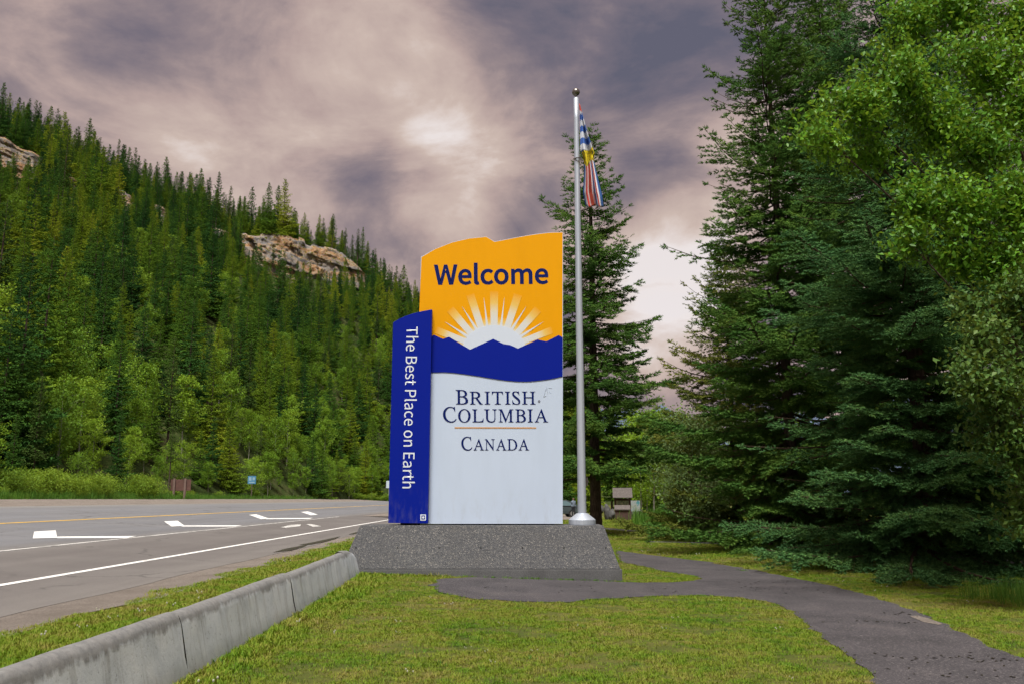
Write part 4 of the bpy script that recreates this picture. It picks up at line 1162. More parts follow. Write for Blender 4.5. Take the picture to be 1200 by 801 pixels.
GLYPHS = {"Welcome":[[247,0,397,0,546,603,596,831,602,831,651,603,802,0,955,0,1161,1000,1041,1000,933,456,879,131,870,131,799,456,660,1000,544,1000,407,456,336,131,330,131,270,456,165,1000,35,1000],[1623,-18,1694,-12,1758,4,1815,28,1866,57,1823,141,1780,116,1736,97,1689,86,1637,82,1541,100,1465,152,1414,234,1392,341,1891,341,1896,412,1877,556,1819,665,1727,735,1600,760,1477,733,1371,655,1297,533,1269,370,1296,206,1372,84,1485,8],[1390,430,1415,528,1463,600,1528,645,1603,660,1681,645,1739,601,1775,529,1787,430],[2210,-18,2233,-17,2252,-14,2268,-11,2282,-7,2265,89,2239,86,2225,89,2215,98,2207,115,2205,139,2205,1086,2079,1086,2079,147,2087,77,2110,25,2150,-7],[2759,-18,2824,-11,2887,7,2945,36,2999,75,2944,160,2907,131,2865,107,2819,92,2769,86,2676,106,2604,164,2557,253,2540,370,2558,486,2606,576,2680,634,2774,655,2815,650,2853,637,2888,617,2921,591,2984,673,2942,706,2893,734,2835,753,2768,760,2632,734,2518,657,2441,535,2412,370,2439,206,2512,84,2622,8],[3450,-18,3580,8,3689,84,3765,206,3793,370,3765,535,3689,657,3580,734,3450,760,3320,734,3211,657,3136,535,3108,370,3136,206,3211,84,3320,8],[3450,86,3363,106,3295,164,3251,253,3236,370,3251,486,3295,576,3363,634,3450,655,3538,634,3606,576,3650,486,3666,370,3650,253,3606,164,3538,106],[3989,0,4115,0,4115,538,4164,587,4211,623,4257,644,4300,651,4361,639,4404,604,4430,543,4438,453,4438,0,4562,0,4562,538,4613,587,4660,623,4705,644,4749,651,4810,639,4853,604,4878,543,4887,453,4887,0,5011,0,5011,469,4997,594,4956,685,4886,741,4787,760,4721,749,4659,720,4600,675,4542,618,4513,677,4471,722,4413,750,4337,760,4273,750,4213,723,4158,683,4106,633,4104,633,4091,741,3989,741],[5553,-18,5623,-12,5687,4,5744,28,5795,57,5752,141,5709,116,5665,97,5618,86,5566,82,5470,100,5394,152,5343,234,5321,341,5820,341,5825,412,5806,556,5748,665,5656,735,5529,760,5406,733,5300,655,5226,533,5198,370,5225,206,5301,84,5414,8],[5319,430,5344,528,5392,600,5457,645,5532,660,5610,645,5668,601,5704,529,5716,430]],"The Best Place on Earth":[[345,0,472,0,472,894,775,894,775,1000,42,1000,42,894,345,894],[943,0,1068,0,1068,538,1120,587,1168,622,1217,644,1270,651,1334,639,1377,604,1402,543,1411,453,1411,0,1535,0,1535,469,1521,594,1480,685,1409,741,1308,760,1237,750,1173,723,1116,684,1063,636,1068,789,1068,1086,943,1086],[2071,-18,2142,-12,2206,4,2263,28,2314,57,2270,141,2228,116,2183,97,2136,86,2085,82,1988,100,1912,152,1861,234,1839,341,2338,341,2344,412,2324,556,2267,665,2174,735,2048,760,1925,733,1819,655,1744,533,1716,370,1744,206,1819,84,1932,8],[1838,430,1862,528,1910,600,1975,645,2050,660,2128,645,2186,601,2222,529,2235,430],[2844,0,3162,0,3316,18,3436,73,3514,165,3542,293,3527,385,3484,455,3420,504,3338,532,3338,539,3401,571,3447,621,3475,684,3484,756,3459,868,3388,944,3279,987,3141,1000,2844,1000],[2970,576,2970,900,3124,900,3227,892,3301,864,3345,814,3360,739,3347,671,3304,619,3229,587,3119,576],[2970,101,2970,477,3145,477,3261,467,3347,434,3400,378,3417,297,3399,210,3345,149,3260,113,3145,101],[4029,-18,4100,-12,4163,4,4220,28,4271,57,4228,141,4185,116,4141,97,4094,86,4042,82,3946,100,3870,152,3819,234,3797,341,4296,341,4302,412,4282,556,4225,665,4132,735,4005,760,3882,733,3776,655,3702,533,3674,370,3702,206,3777,84,3890,8],[3795,430,3820,528,3868,600,3933,645,4008,660,4086,645,4144,601,4180,529,4192,430],[4678,-18,4794,0,4878,47,4929,117,4947,202,4927,291,4875,352,4802,394,4722,427,4662,451,4611,477,4575,510,4562,555,4570,597,4596,631,4639,654,4700,663,4747,658,4789,644,4829,623,4868,598,4928,675,4881,708,4826,735,4765,753,4698,760,4590,744,4510,699,4460,632,4443,550,4462,468,4512,409,4581,367,4659,336,4720,312,4774,282,4813,244,4828,195,4819,150,4792,113,4746,88,4682,79,4620,86,4564,104,4512,132,4462,168,4402,85,4460,44,4527,11,4600,-10],[5355,-18,5390,-15,5425,-9,5460,0,5492,10,5468,104,5448,96,5427,89,5405,85,5383,83,5329,93,5294,120,5275,165,5269,225,5269,640,5471,640,5471,741,5269,741,5269,950,5165,950,5151,741,5034,734,5034,640,5145,640,5145,229,5155,128,5191,50,5256,0],[5955,0,6080,0,6080,398,6246,398,6396,417,6512,473,6587,569,6614,707,6587,845,6511,935,6393,985,6240,1000,5955,1000],[6080,501,6080,898,6224,898,6339,888,6422,857,6472,798,6488,707,6473,614,6425,550,6344,513,6229,501],[6937,-18,6960,-17,6980,-14,6996,-11,7010,-7,6992,89,6966,86,6953,89,6942,98,6934,115,6932,139,6932,1086,6806,1086,6806,147,6814,77,6837,25,6878,-7],[7364,-18,7431,-9,7495,13,7554,47,7610,89,7614,89,7625,0,7727,0,7727,456,7713,581,7667,677,7587,738,7471,760,7384,751,7305,728,7237,697,7180,663,7228,577,7275,606,7329,631,7387,649,7450,656,7525,640,7572,599,7596,539,7603,469,7399,434,7258,378,7175,299,7149,192,7165,103,7210,37,7278,-4],[7400,83,7348,90,7307,110,7279,147,7269,201,7286,266,7342,318,7445,358,7603,386,7603,180,7551,138,7501,108,7451,89],[8254,-18,8319,-11,8382,7,8441,36,8494,75,8439,160,8402,131,8360,107,8314,92,8265,86,8171,106,8099,164,8052,253,8035,370,8053,486,8101,576,8175,634,8269,655,8310,650,8348,637,8383,617,8416,591,8479,673,8437,706,8388,734,8331,753,8263,760,8127,734,8014,657,7936,535,7907,370,7934,206,8007,84,8117,8],[8958,-18,9029,-12,9092,4,9150,28,9201,57,9157,141,9114,116,9070,97,9023,86,8971,82,8875,100,8799,152,8748,234,8726,341,9225,341,9231,412,9211,556,9154,665,9061,735,8935,760,8811,733,8705,655,8631,533,8603,370,8631,206,8706,84,8819,8],[8724,430,8749,528,8797,600,8862,645,8937,660,9015,645,9073,601,9109,529,9121,430],[10007,-18,10137,8,10246,84,10321,206,10349,370,10321,535,10246,657,10137,734,10007,760,9877,734,9768,657,9692,535,9664,370,9692,206,9768,84,9877,8],[10007,86,9919,106,9852,164,9808,253,9793,370,9808,486,9852,576,9919,634,10007,655,10095,634,10163,576,10207,486,10222,370,10207,253,10163,164,10095,106],[10546,0,10671,0,10671,538,10723,587,10771,622,10820,644,10873,651,10937,639,10980,604,11005,543,11014,453,11014,0,11138,0,11138,469,11124,594,11083,685,11012,741,10911,760,10840,750,10775,723,10717,683,10663,633,10660,633,10648,741,10546,741],[11696,0,12286,0,12286,108,11821,108,11821,472,12201,472,12201,580,11821,580,11821,894,12271,894,12271,1000,11696,1000],[12658,-18,12725,-9,12788,13,12848,47,12903,89,12907,89,12918,0,13020,0,13020,456,13006,581,12960,677,12881,738,12764,760,12677,751,12599,728,12530,697,12473,663,12521,577,12569,606,12622,631,12681,649,12744,656,12819,640,12865,599,12890,539,12896,469,12692,434,12551,378,12469,299,12442,192,12458,103,12503,37,12572,-4],[12693,83,12641,90,12600,110,12572,147,12562,201,12579,266,12636,318,12739,358,12896,386,12896,180,12844,138,12794,108,12745,89],[13255,0,13381,0,13381,476,13422,556,13469,609,13518,639,13566,648,13587,647,13605,645,13621,641,13638,636,13662,744,13644,751,13626,756,13605,759,13583,760,13522,749,13466,718,13416,670,13372,606,13370,606,13357,741,13255,741],[14016,-18,14052,-15,14087,-9,14121,0,14154,10,14130,104,14110,96,14088,89,14066,85,14045,83,13991,93,13955,120,13936,165,13930,225,13930,640,14132,640,14132,741,13930,741,13930,950,13827,950,13813,741,13696,734,13696,640,13806,640,13806,229,13817,128,13852,50,13917,0],[14299,0,14424,0,14424,538,14476,587,14524,622,14573,644,14626,651,14690,639,14733,604,14759,543,14767,453,14767,0,14891,0,14891,469,14877,594,14836,685,14765,741,14664,760,14593,750,14529,723,14472,684,14419,636,14424,789,14424,1086,14299,1086]],"B":[[23,0,22,29,29,29,70,32,100,41,121,57,133,81,141,114,143,156,136,828,135,857,132,882,128,903,119,925,106,942,89,954,66,962,37,968,1,971,0,1000,368,1000,560,976,690,904,761,785,763,680,704,598,584,540,693,489,771,413,818,312,829,251,826,196,809,147,779,103,738,67,685,38,621,17,547,4,464,0],[356,556,450,563,523,584,575,618,607,666,617,724,606,793,562,881,486,933,379,951,351,950,329,949,313,946,302,941,294,935,289,926,282,883,282,785,286,579,290,571,296,565,305,561,317,558,334,557],[412,45,505,53,577,78,628,120,657,176,666,245,652,327,630,384,598,431,556,466,505,491,443,505,371,510,306,507,294,502,287,492,285,478,288,156,290,124,294,95,302,77,314,63,330,54,351,49,379,46]],"R":[[23,0,22,29,29,29,70,32,100,41,121,57,133,81,141,114,143,156,136,828,135,857,132,882,128,903,119,925,106,942,89,954,66,962,37,968,1,971,0,1000,423,1000,518,994,599,975,668,943,722,900,762,847,788,783,790,661,720,569,578,506,800,184,835,135,868,96,897,66,926,46,956,33,989,29,995,29,994,0,770,0,434,491,403,491,337,493,285,497,288,191,289,151,292,120,296,98,306,74,319,56,337,43,359,34,387,29,420,27,436,27,435,0],[381,538,472,545,542,567,593,603,624,652,635,712,624,782,575,877,491,933,372,952,349,952,331,949,316,946,304,940,295,931,289,919,285,903,283,882,282,857,284,543,331,540]],"I":[[22,0,23,29,29,29,57,30,80,33,99,39,113,48,124,60,132,77,138,98,141,124,142,156,136,828,135,859,133,883,129,902,120,923,107,941,89,953,66,962,36,968,0,971,1,1000,404,1000,405,971,393,971,356,968,328,959,308,944,295,921,288,888,285,844,291,172,292,142,295,117,299,97,308,75,321,58,338,46,361,38,390,32,426,29,427,0]],"T":[[225,0,223,29,235,29,267,30,293,34,315,41,332,52,345,68,354,89,360,116,363,151,364,192,361,897,358,923,350,937,335,945,312,948,273,948,217,946,169,940,131,929,100,914,76,894,59,868,47,838,39,800,36,757,3,760,0,1000,832,1000,855,753,827,753,822,776,816,799,798,848,776,886,748,914,711,933,662,944,600,948,540,948,529,947,521,944,515,939,511,932,508,923,508,910,510,199,511,155,514,120,519,92,528,70,543,53,563,42,589,35,622,30,664,29,680,29,679,0]],"S":[[367,-20,303,-16,230,-2,150,22,130,27,114,29,90,24,75,8,69,-17,43,-17,0,314,27,315,60,228,101,156,152,98,210,57,272,31,339,23,374,26,404,35,431,50,453,70,469,94,480,122,485,154,484,188,477,225,468,250,456,275,440,300,420,324,398,349,373,374,306,434,225,499,163,550,113,597,75,639,47,679,25,719,11,760,1,808,1,853,9,895,27,931,52,962,85,988,125,1007,172,1018,226,1022,293,1018,315,1015,336,1009,358,1003,409,988,433,983,455,987,470,998,478,1017,506,1017,541,724,518,724,490,800,456,863,415,912,368,947,316,968,260,975,214,970,178,956,151,931,136,897,132,857,140,809,151,780,169,750,193,720,222,688,254,657,291,626,376,556,465,483,527,419,574,349,604,272,614,218,615,168,604,122,585,81,557,47,521,18,476,-3,425,-16]],"H":[[23,0,22,29,28,29,56,30,79,33,97,39,112,48,124,60,133,77,138,98,141,124,142,156,136,828,135,859,132,883,128,902,120,923,106,941,89,953,66,962,37,968,1,971,0,1000,399,1000,400,971,394,971,355,968,325,960,304,945,291,922,283,886,280,838,282,614,285,582,289,574,294,567,302,563,312,560,324,558,339,558,709,558,724,558,735,560,742,564,747,569,750,578,751,590,749,828,748,857,745,882,741,902,732,923,719,941,701,953,678,962,648,968,612,971,613,1000,1012,1000,1011,971,999,971,962,968,934,959,914,944,902,921,894,888,892,844,899,172,901,129,905,97,914,75,927,58,945,46,968,38,998,32,1034,29,1035,0,636,0,635,29,641,29,669,30,693,33,712,39,726,48,738,60,746,77,751,98,754,124,754,156,752,457,751,467,749,478,745,488,739,494,732,499,722,501,709,502,694,503,326,503,311,502,300,501,292,498,288,493,285,484,284,473,286,172,288,129,292,97,301,75,315,58,332,46,356,38,385,32,421,29,422,0]],"C":[[547,-22,465,-16,387,0,314,27,246,65,185,112,130,168,84,233,47,305,19,384,5,454,0,524,5,593,20,660,42,724,72,785,109,840,153,890,203,932,287,982,379,1012,478,1022,538,1018,607,1005,684,984,700,979,714,976,727,975,744,979,757,991,766,1012,795,1012,818,715,787,715,782,738,776,760,752,823,719,876,677,918,628,949,571,968,506,974,448,969,394,953,344,926,298,891,259,847,225,796,199,737,180,673,169,604,167,531,175,454,192,376,228,278,276,196,337,129,408,80,485,50,568,40,687,61,787,121,868,221,902,197,860,129,812,74,758,32,696,2,626,-16]],"O":[[507,-22,430,-17,358,-2,290,23,228,57,172,100,122,151,79,210,45,276,20,348,6,414,0,479,2,543,12,607,28,668,50,727,79,782,113,833,152,879,197,920,245,955,298,983,354,1005,412,1017,474,1022,550,1017,622,1001,689,975,750,940,805,897,854,845,896,786,929,721,954,650,966,597,972,543,973,488,968,433,960,379,946,327,928,276,906,228,880,182,851,140,818,102,782,69,703,19,611,-12],[497,22,545,26,589,40,629,62,665,92,698,129,727,172,751,220,771,273,786,330,796,390,802,453,803,517,798,583,788,648,773,712,745,792,708,858,663,910,611,948,553,971,488,978,438,973,391,958,346,933,306,898,270,856,239,806,214,748,194,685,180,616,174,562,171,508,172,454,177,401,186,348,198,295,227,214,265,146,313,92,368,53,429,30]],"L":[[23,0,22,29,28,29,68,32,99,40,120,55,133,78,141,111,143,156,136,828,135,871,130,902,121,923,108,941,90,953,66,962,37,968,1,971,0,1000,397,1000,395,973,357,970,328,961,307,946,293,923,285,889,283,845,289,198,291,137,293,110,302,88,314,73,329,62,351,56,379,52,415,51,518,51,588,53,647,59,696,70,736,87,770,110,797,140,819,179,839,226,855,283,882,283,867,0]],"U":[[561,-22,467,-14,383,10,307,51,245,104,198,168,168,243,160,282,155,331,153,390,149,834,148,863,146,886,142,903,133,926,119,944,100,956,75,964,42,969,0,973,0,1000,422,1000,424,973,409,973,368,969,337,957,316,938,303,909,296,870,294,821,300,415,302,338,307,279,315,236,336,181,367,135,408,98,457,71,512,55,574,49,627,53,673,63,713,81,746,105,772,135,791,171,803,221,810,294,812,390,808,763,807,811,803,852,796,886,785,916,771,939,753,954,729,964,697,970,656,973,655,1000,991,1000,995,973,974,973,928,965,896,942,879,905,873,853,872,767,878,351,875,267,865,194,848,133,823,83,789,44,747,14,695,-6,633,-18]],"M":[[14,0,14,29,44,30,68,33,88,39,104,48,115,60,124,77,129,98,132,124,134,156,136,828,136,857,133,881,129,902,120,923,107,941,89,953,66,962,36,968,0,971,1,1000,271,1000,588,233,882,1000,1157,1000,1156,971,1145,971,1107,968,1079,959,1059,944,1047,921,1039,888,1037,844,1044,172,1046,129,1050,97,1059,75,1073,58,1090,46,1113,38,1143,32,1179,29,1180,0,784,0,784,25,812,27,835,32,854,39,868,49,880,64,888,83,893,108,896,140,896,178,891,844,563,0,542,0,195,845,195,221,196,173,200,134,206,103,216,78,230,59,247,46,270,37,300,31,337,27,337,0]],"A":[[2,0,0,27,60,38,110,69,151,120,307,391,666,1022,695,1022,908,124,919,93,935,69,957,51,984,39,1019,31,1061,27,1064,0,659,0,658,27,669,27,709,31,738,40,755,56,762,82,761,119,752,168,710,340,376,340,363,338,352,332,343,322,270,194,245,141,231,102,231,77,238,59,250,46,265,38,286,32,313,29,345,27,346,0],[383,393,698,393,605,789]],"N":[[829,-23,204,802,207,181,209,129,216,92,225,70,238,54,255,43,279,37,310,32,349,29,350,0,23,0,22,29,63,32,94,40,116,54,131,77,139,111,142,156,140,845,139,862,136,879,127,900,112,921,91,941,67,958,40,968,11,971,1,971,0,1000,210,1000,791,233,787,819,785,871,779,908,769,930,756,946,738,957,714,963,683,968,644,971,643,1000,971,1000,970,971,943,970,919,967,900,961,884,952,871,940,862,924,856,903,852,877,851,844,856,-23]],"D":[[19,0,20,29,27,29,68,32,98,40,119,55,132,78,140,111,142,156,136,828,135,859,133,883,129,902,120,923,107,941,89,953,66,962,36,968,0,971,1,1000,384,1000,477,994,564,978,646,950,721,912,787,864,846,807,896,741,935,667,964,585,980,509,985,434,978,363,960,295,932,233,893,176,844,125,785,82,717,47,638,21,551,5,454,0],[448,48,525,53,593,69,651,95,699,130,739,172,770,223,793,279,808,340,814,406,813,475,804,546,787,618,750,719,701,802,638,867,563,914,476,943,378,952,350,951,328,949,311,944,299,937,290,926,285,910,282,890,280,864,280,832,285,192,286,155,288,126,292,105,301,86,316,71,338,61,384,51]]}
def letters(name, polys, O, U, W, dy, mt, parent, weight=0.0, span=None):
    """polys in font units (cap height 1000); O, U, W: origin and the two axes as pixels of the photograph"""
    o3 = np.array(sp(*O)); u3 = (np.array(sp(*U)) - o3); w3 = np.array(sp(*W)) - o3
    hgt = np.linalg.norm(w3)
    wid = np.linalg.norm(u3)
    cu = bpy.data.curves.new(name, 'CURVE'); cu.dimensions = '2D'; cu.fill_mode = 'FRONT'
    xs_ = [v for p in polys for v in p[0::2]]; x0, x1 = span or (min(xs_), max(xs_))
    for p in polys:
        s_ = cu.splines.new('POLY'); n = len(p) // 2; s_.points.add(n - 1)
        for i in range(n):
            s_.points[i].co = ((p[2 * i] - x0) / 1000 * hgt, p[2 * i + 1] / 1000 * hgt, 0, 1)
        s_.use_cyclic_u = True
    cu.offset = weight * hgt
    ob = bpy.data.objects.new(name, cu); COL.objects.link(ob)
    bpy.context.view_layer.update()
    me = bpy.data.meshes.new_from_object(ob.evaluated_get(bpy.context.evaluated_depsgraph_get()))
    bpy.data.objects.remove(ob); bpy.data.curves.remove(cu)
    full = (x1 - x0) / 1000 * hgt
    for v in me.vertices:
        q = o3 + u3 * (v.co.x / full) + w3 * (v.co.y / hgt)
        v.co = (q[0] + .6, -dy, q[1] - PTOP)
    me.name = name
    return link(name, me, mt, parent)
def phrase(name, polys, *a, **kw):
    """one mesh for every letter of a line"""
    xs_ = [v for p in polys for v in p[0::2]]; span = (min(xs_), max(xs_)); groups = []
    for p in sorted(polys, key=lambda q: min(q[0::2])):
        lo_, hi_ = min(p[0::2]), max(p[0::2])
        if groups and lo_ < groups[-1][1] - 25: groups[-1][0].append(p); groups[-1][1] = max(groups[-1][1], hi_)
        else: groups.append([[p], hi_])
    for g_, _ in groups: letters(name, g_, *a, span=span, **kw)
phrase('letter', GLYPHS['Welcome'], (509.4, 333.2), (642, 332.0), (509.4, 311.2), .006, M_navy, body, weight=.036)
def sp_side(p): return p
_sp = sp
def sp(px, py, dy=0.0): return _sp(px, py, -.16)
phrase('letter', GLYPHS['The Best Place on Earth'], (476.6, 382.8), (471.6, 571.4), (489.4, 382.9), .163, M_text, side, weight=.004)
ic = [((492.6, 602), (499.2, 602), (499.2, 609.2), (492.6, 609.2)), ((493.8, 603.2), (498, 603.2), (498, 608), (493.8, 608)), ((495.9, 603.8), (497.5, 605.6), (495.9, 607.4), (494.3, 605.6))]
for k, q in enumerate(ic):
    prism(rel([sp(*p) for p in q]), -.163 - .0015 * k, -.158).build('small_emblem', M_text if k != 1 else M_blue, side)
sp = _sp
for ch_ in 'A':      # stand the letter upright
    q_ = GLYPHS[ch_]; pts_ = [(p[i], p[i + 1]) for p in q_ for i in range(0, len(p), 2)]
    ap_ = np.mean([x for x, y in pts_ if y > 960]); lo_ = [x for x, y in pts_ if y < 30]; k_ = ((min(lo_) + max(lo_)) / 2 - ap_) / 1000
    GLYPHS[ch_] = [[(v + k_ * p[i + 1]) if i % 2 == 0 else v for i, v in enumerate(p)] for p in q_]
def smallcaps(word, x0, x1, yb, big, small, name):
    lets, x = [], 0.0; adv = []
    for i, ch in enumerate(word):
        k = (big if i == 0 else small)
        ps = GLYPHS[ch]; xs_ = [v for p in ps for v in p[0::2]]; wd = (max(xs_) - min(xs_)) / 1000 * k
        adv.append((x, wd, k)); x += wd + small * (.13 if ch not in 'AL' else .05)
    tot = adv[-1][0] + adv[-1][1]; f = (x1 - x0) / tot
    for ch, (xx, wd, k) in zip(word, adv):
        a = x0 + xx * f
        letters(name, GLYPHS[ch], (a, yb), (a + wd * f, yb), (a, yb - k), .006, M_navy, body, weight=.006)
smallcaps('BRITISH', 534, 627.6, 473.1, 16.8, 14.8, 'letter')
smallcaps('COLUMBIA', 519.1, 642.5, 494.0, 17.6, 15.0, 'letter')
smallcaps('CANADA', 540.6, 620.3, 526.8, 15.4, 12.9, 'letter')
plate('gold_line', [(532.7, 501.3), (628.3, 501.5), (628.3, 500.0), (532.7, 499.8)], .005, M_gold, body)
plate('registered_mark', [(631.8 + 1.5 * math.cos(a), 469.6 + 1.5 * math.sin(a)) for a in np.linspace(0, 6.28, 10)[:-1]], .005, mat('grey_print', (.16, .17, .22), .5), body)
M_scr = mat('faint_scratch', (.36, .42, .52), .6)
for q in ([(637, 464.2), (638.5, 460), (639.3, 455.6)], [(639.6, 457), (641, 453.2), (641.8, 460.6)], [(643, 454), (646.6, 454.6)], [(644, 459), (645.8, 460.4)], [(637, 464.4), (640, 463.4)]):
    for a, b in zip(q, q[1:]):
        plate('scratch', [(a[0] - .22, a[1]), (a[0] + .22, a[1] + .3), (b[0] + .22, b[1]), (b[0] - .22, b[1] - .3)], .0045, M_scr, body)

# ------------------------------------------------------------------ flagpole and flag
M_alu = mat('brushed_aluminium', rough=.45, metal=.45, build=lambda t: (base(t, t.ramp(t.noise(t.vmath('MULTIPLY', objc(t), (30, 30, .6)), 1, 4, .6), [(.3, (.40, .45, .54)), (.7, (.54, .59, .68))])),))
M_ball = mat('dull_finial', (.20, .18, .17), .3, metal=.8)
fx, fy = 1.425, 17.7
fp = tag(empty('flagpole', (fx, fy, PTOP)), 'tall aluminium flagpole on the right end of the plinth', 'flagpole')
zt = 9.27
MB().lathe([(0, zt), (.052, zt), (.056, zt - .5), (.088, .5), (.09, .12), (.09, .05)], n=24).build('pole', M_alu, fp, smooth=True)
MB().lathe([(.27, -.01), (.275, .015), (.275, .10), (.25, .125), (.12, .225), (.091, .235)], n=36).build('base_flange', M_alu, fp)
MB().lathe([(0, zt + .23), (.012, zt + .23)] + [(.088 * math.sin(a), zt + .145 - .088 * math.cos(a)) for a in np.linspace(2.9, .25, 14)] + [(.02, zt + .05), (.02, zt - .01)], n=20).build('finial_ball', M_ball, fp, smooth=True)
m = MB(); m.tube([(.03, .075, 8.9), (.03, .10, 5), (.03, .12, .9)], .006, 5); m.build('halyard', mat('rope', (.5, .48, .45), .9), fp)
m = MB(); m.box(.08, .14, -.03, .03, .85, .88); m.box(.10, .12, -.03, .03, .78, .95); m.build('cleat', M_ball, fp)
m = MB(); m.tube([(-.07, -.03, 7.83), (0, -.10, 7.83), (.09, -.05, 7.83)], .014, 6); m.build('flag_clip', M_ball, fp)
def b_flag(t):
    u = t.n('ShaderNodeUVMap', uv_map='UVMap'); s = t.n('ShaderNodeSeparateXYZ'); t.l(u.outputs[0], s.inputs[0])
    U, Vv = s.outputs[0], s.outputs[1]
    wv = t.math('ADD', Vv, t.math('ADD', t.math('MULTIPLY', U, .035), t.math('MULTIPLY', t.math('SINE', t.math('MULTIPLY', U, 7.0)), .012)))
    st = t.math('FRACT', t.math('MULTIPLY', wv, 8.6))
    top = t.mix(t.ramp(st, [(.48, 0.0), (.52, 1.0)]), (.055, .13, .42), (.55, .58, .66))
    red = t.ramp(Vv, [(.06, 1.0), (.075, 0.0)])
    top = t.mix(red, top, (.50, .08, .06))
    yel = t.mix(t.ramp(t.noise(u.outputs[0], 16, 3, .6), [(.52, 0.0), (.58, 1.0)]), (.62, .50, .02), (.03, .03, .02))
    lowc = t.ramp(t.math('ADD', U, t.math('MULTIPLY', t.math('SINE', t.math('MULTIPLY', Vv, 9.0)), .03)),
                  [(.0, (.06, .14, .42)), (.10, (.55, .55, .62)), (.18, (.50, .06, .05)), (.27, (.60, .48, .50)), (.33, (.52, .09, .06)), (.52, (.55, .56, .62)), (.62, (.07, .14, .42)), (.70, (.50, .52, .60)), (.75, (.45, .06, .06)), (.81, (.58, .58, .64)), (.88, (.06, .16, .46))], 'CONSTANT')
    a = t.mix(t.ramp(t.math('ADD', wv, t.math('MULTIPLY', U, .03)), [(.475, 0.0), (.485, 1.0)]), top, yel)
    b = t.mix(t.ramp(t.math('SUBTRACT', Vv, t.math('MULTIPLY', t.math('SINE', t.math('MULTIPLY', U, 6.0)), .03)), [(.575, 0.0), (.585, 1.0)]), a, lowc)
    base(t, b)
M_flag = mat('flag_cloth', rough=.85, spec=.15, build=b_flag)
fl_l = [(678.6, 121), (679.6, 140), (680, 160), (680.2, 176), (684, 186), (684.6, 200), (684, 216), (683.4, 226), (686, 240), (688, 243)]
fl_r = [(679.6, 121), (684, 138), (689, 156), (694.5, 172), (696.8, 178), (695.5, 186), (698.5, 200), (702.5, 216), (706, 230), (707.5, 242)]
nr, nc = 64, 30; V = []; uv = []
tt = np.linspace(0, 1, nr)
ly = np.array([p[1] for p in fl_l]); lx = np.array([p[0] for p in fl_l]); ry = np.array([p[1] for p in fl_r]); rx = np.array([p[0] for p in fl_r])
for i, q in enumerate(tt):
    py = 121 + 121 * q
    for j in range(nc):
        u_ = j / (nc - 1)
        px_ = np.interp(py, ly, lx) * (1 - u_) + np.interp(py, ry, rx) * u_
        hem = 3.0 * math.sin(u_ * 9) * max(0, q - .9) * 10 * .35
        w_ = (.03 + .10 * q) * math.sin(u_ * 11 + q * 2.5) + .05 * math.sin(u_ * 5 - q * 7 + 1)
        p = at(px_, py + hem + (2.0 * u_ if q < .5 else 0), 17.66 + w_ * min(1, q * 3 + .1))
        V.append((p[0] - fx, p[1] - fy, p[2] - PTOP)); uv.append((u_, q))
F = [(i * nc + j, i * nc + j + 1, (i + 1) * nc + j + 1, (i + 1) * nc + j) for i in range(nr - 1) for j in range(nc - 1)]
me = mesh_np('flag', np.array(V), np.array(F), smooth=True)
ul = me.uv_layers.new(name='UVMap'); li = np.zeros(len(me.loops), np.int32); me.loops.foreach_get('vertex_index', li)
ul.data.foreach_set('uv', np.array(uv, np.float32)[li].ravel())
fo = link('flag', me, M_flag, loc=(fx, fy, PTOP))
sm = fo.modifiers.new('thick', 'SOLIDIFY'); sm.thickness = .004
tag(fo, 'limp faded flag with blue and white waves, yellow sun and red stripes', 'flag')

# ------------------------------------------------------------------ signs beyond the road
M_brown = mat('brown_sign_back', rough=.7, build=lambda t: base(t, t.ramp(t.noise(objc(t), 2.2, 4, .6), [(.3, (.085, .040, .034)), (.7, (.14, .068, .056))])))
M_post = mat('wood_post', rough=.9, build=lambda t: base(t, t.ramp(t.noise(t.vmath('MULTIPLY', objc(t), (8, 8, 1)), 2, 4, .6), [(.3, (.13, .085, .075)), (.7, (.22, .15, .13))])))
M_blue_sign = mat('blue_road_sign', (.07, .23, .40), .45)
M_steel = mat('galvanised_steel', (.42, .43, .42), .5, metal=.4)
def far_at(px, L):
    a = (px - 600) / 1017.0; Y = L / -a; return (-L, Y, float(gz(-L, Y)) - .07)
X, Y, z = far_at(210.5, 36.2)
s1 = tag(empty('roadside_board', (X, Y, z)), 'dark red-brown board on two wooden posts beyond the road', 'sign')
MB().box(-1.12, 1.12, -.03, .03, .95, 2.15).build('board', M_brown, s1, bevel=.01)
for q in (-.66, .54): MB().box(q - .11, q + .11, -.2, -.034, -.2, 2.25).build('post', M_post, s1, bevel=.01)
for q in (1.15, 1.85): MB().box(-1.0, 1.0, .035, .09, q, q + .1).build('rail', M_post, s1)
X, Y, z = far_at(294, 36.0)
s2 = tag(empty('road_sign', (X, Y, z)), 'small blue square road sign on a thin post beyond the road', 'road sign')
MB().box(-.03, .03, -.03, .03, -.2, 3.25).build('post', M_post, s2)
pn = MB().box(-.56, .56, -.06, -.04, 2.1, 3.2).build('panel', M_blue_sign, s2, bevel=.01)
for (x0, x1, z0, z1) in ((-.42, -.06, 2.55, 3.05), (.08, .42, 2.62, 3.0), (-.4, .4, 2.22, 2.40)):
    MB().box(x0, x1, -.066, -.06, z0, z1).build('symbol', mat('sign_symbol', (.26, .42, .54), .5), pn)
X, Y, z = far_at(455.5, 27.0)
s3 = tag(empty('road_sign', (X, Y, z)), 'pale road sign just showing at the left edge of the blue panel', 'road sign')
MB().box(-.05, .05, -.03, .03, -.2, 3.6).build('post', M_steel, s3)
MB().box(-.62, .62, -.06, -.04, 2.9, 4.5).build('panel', mat('pale_sign', (.5, .6, .68), .5), s3, bevel=.01)

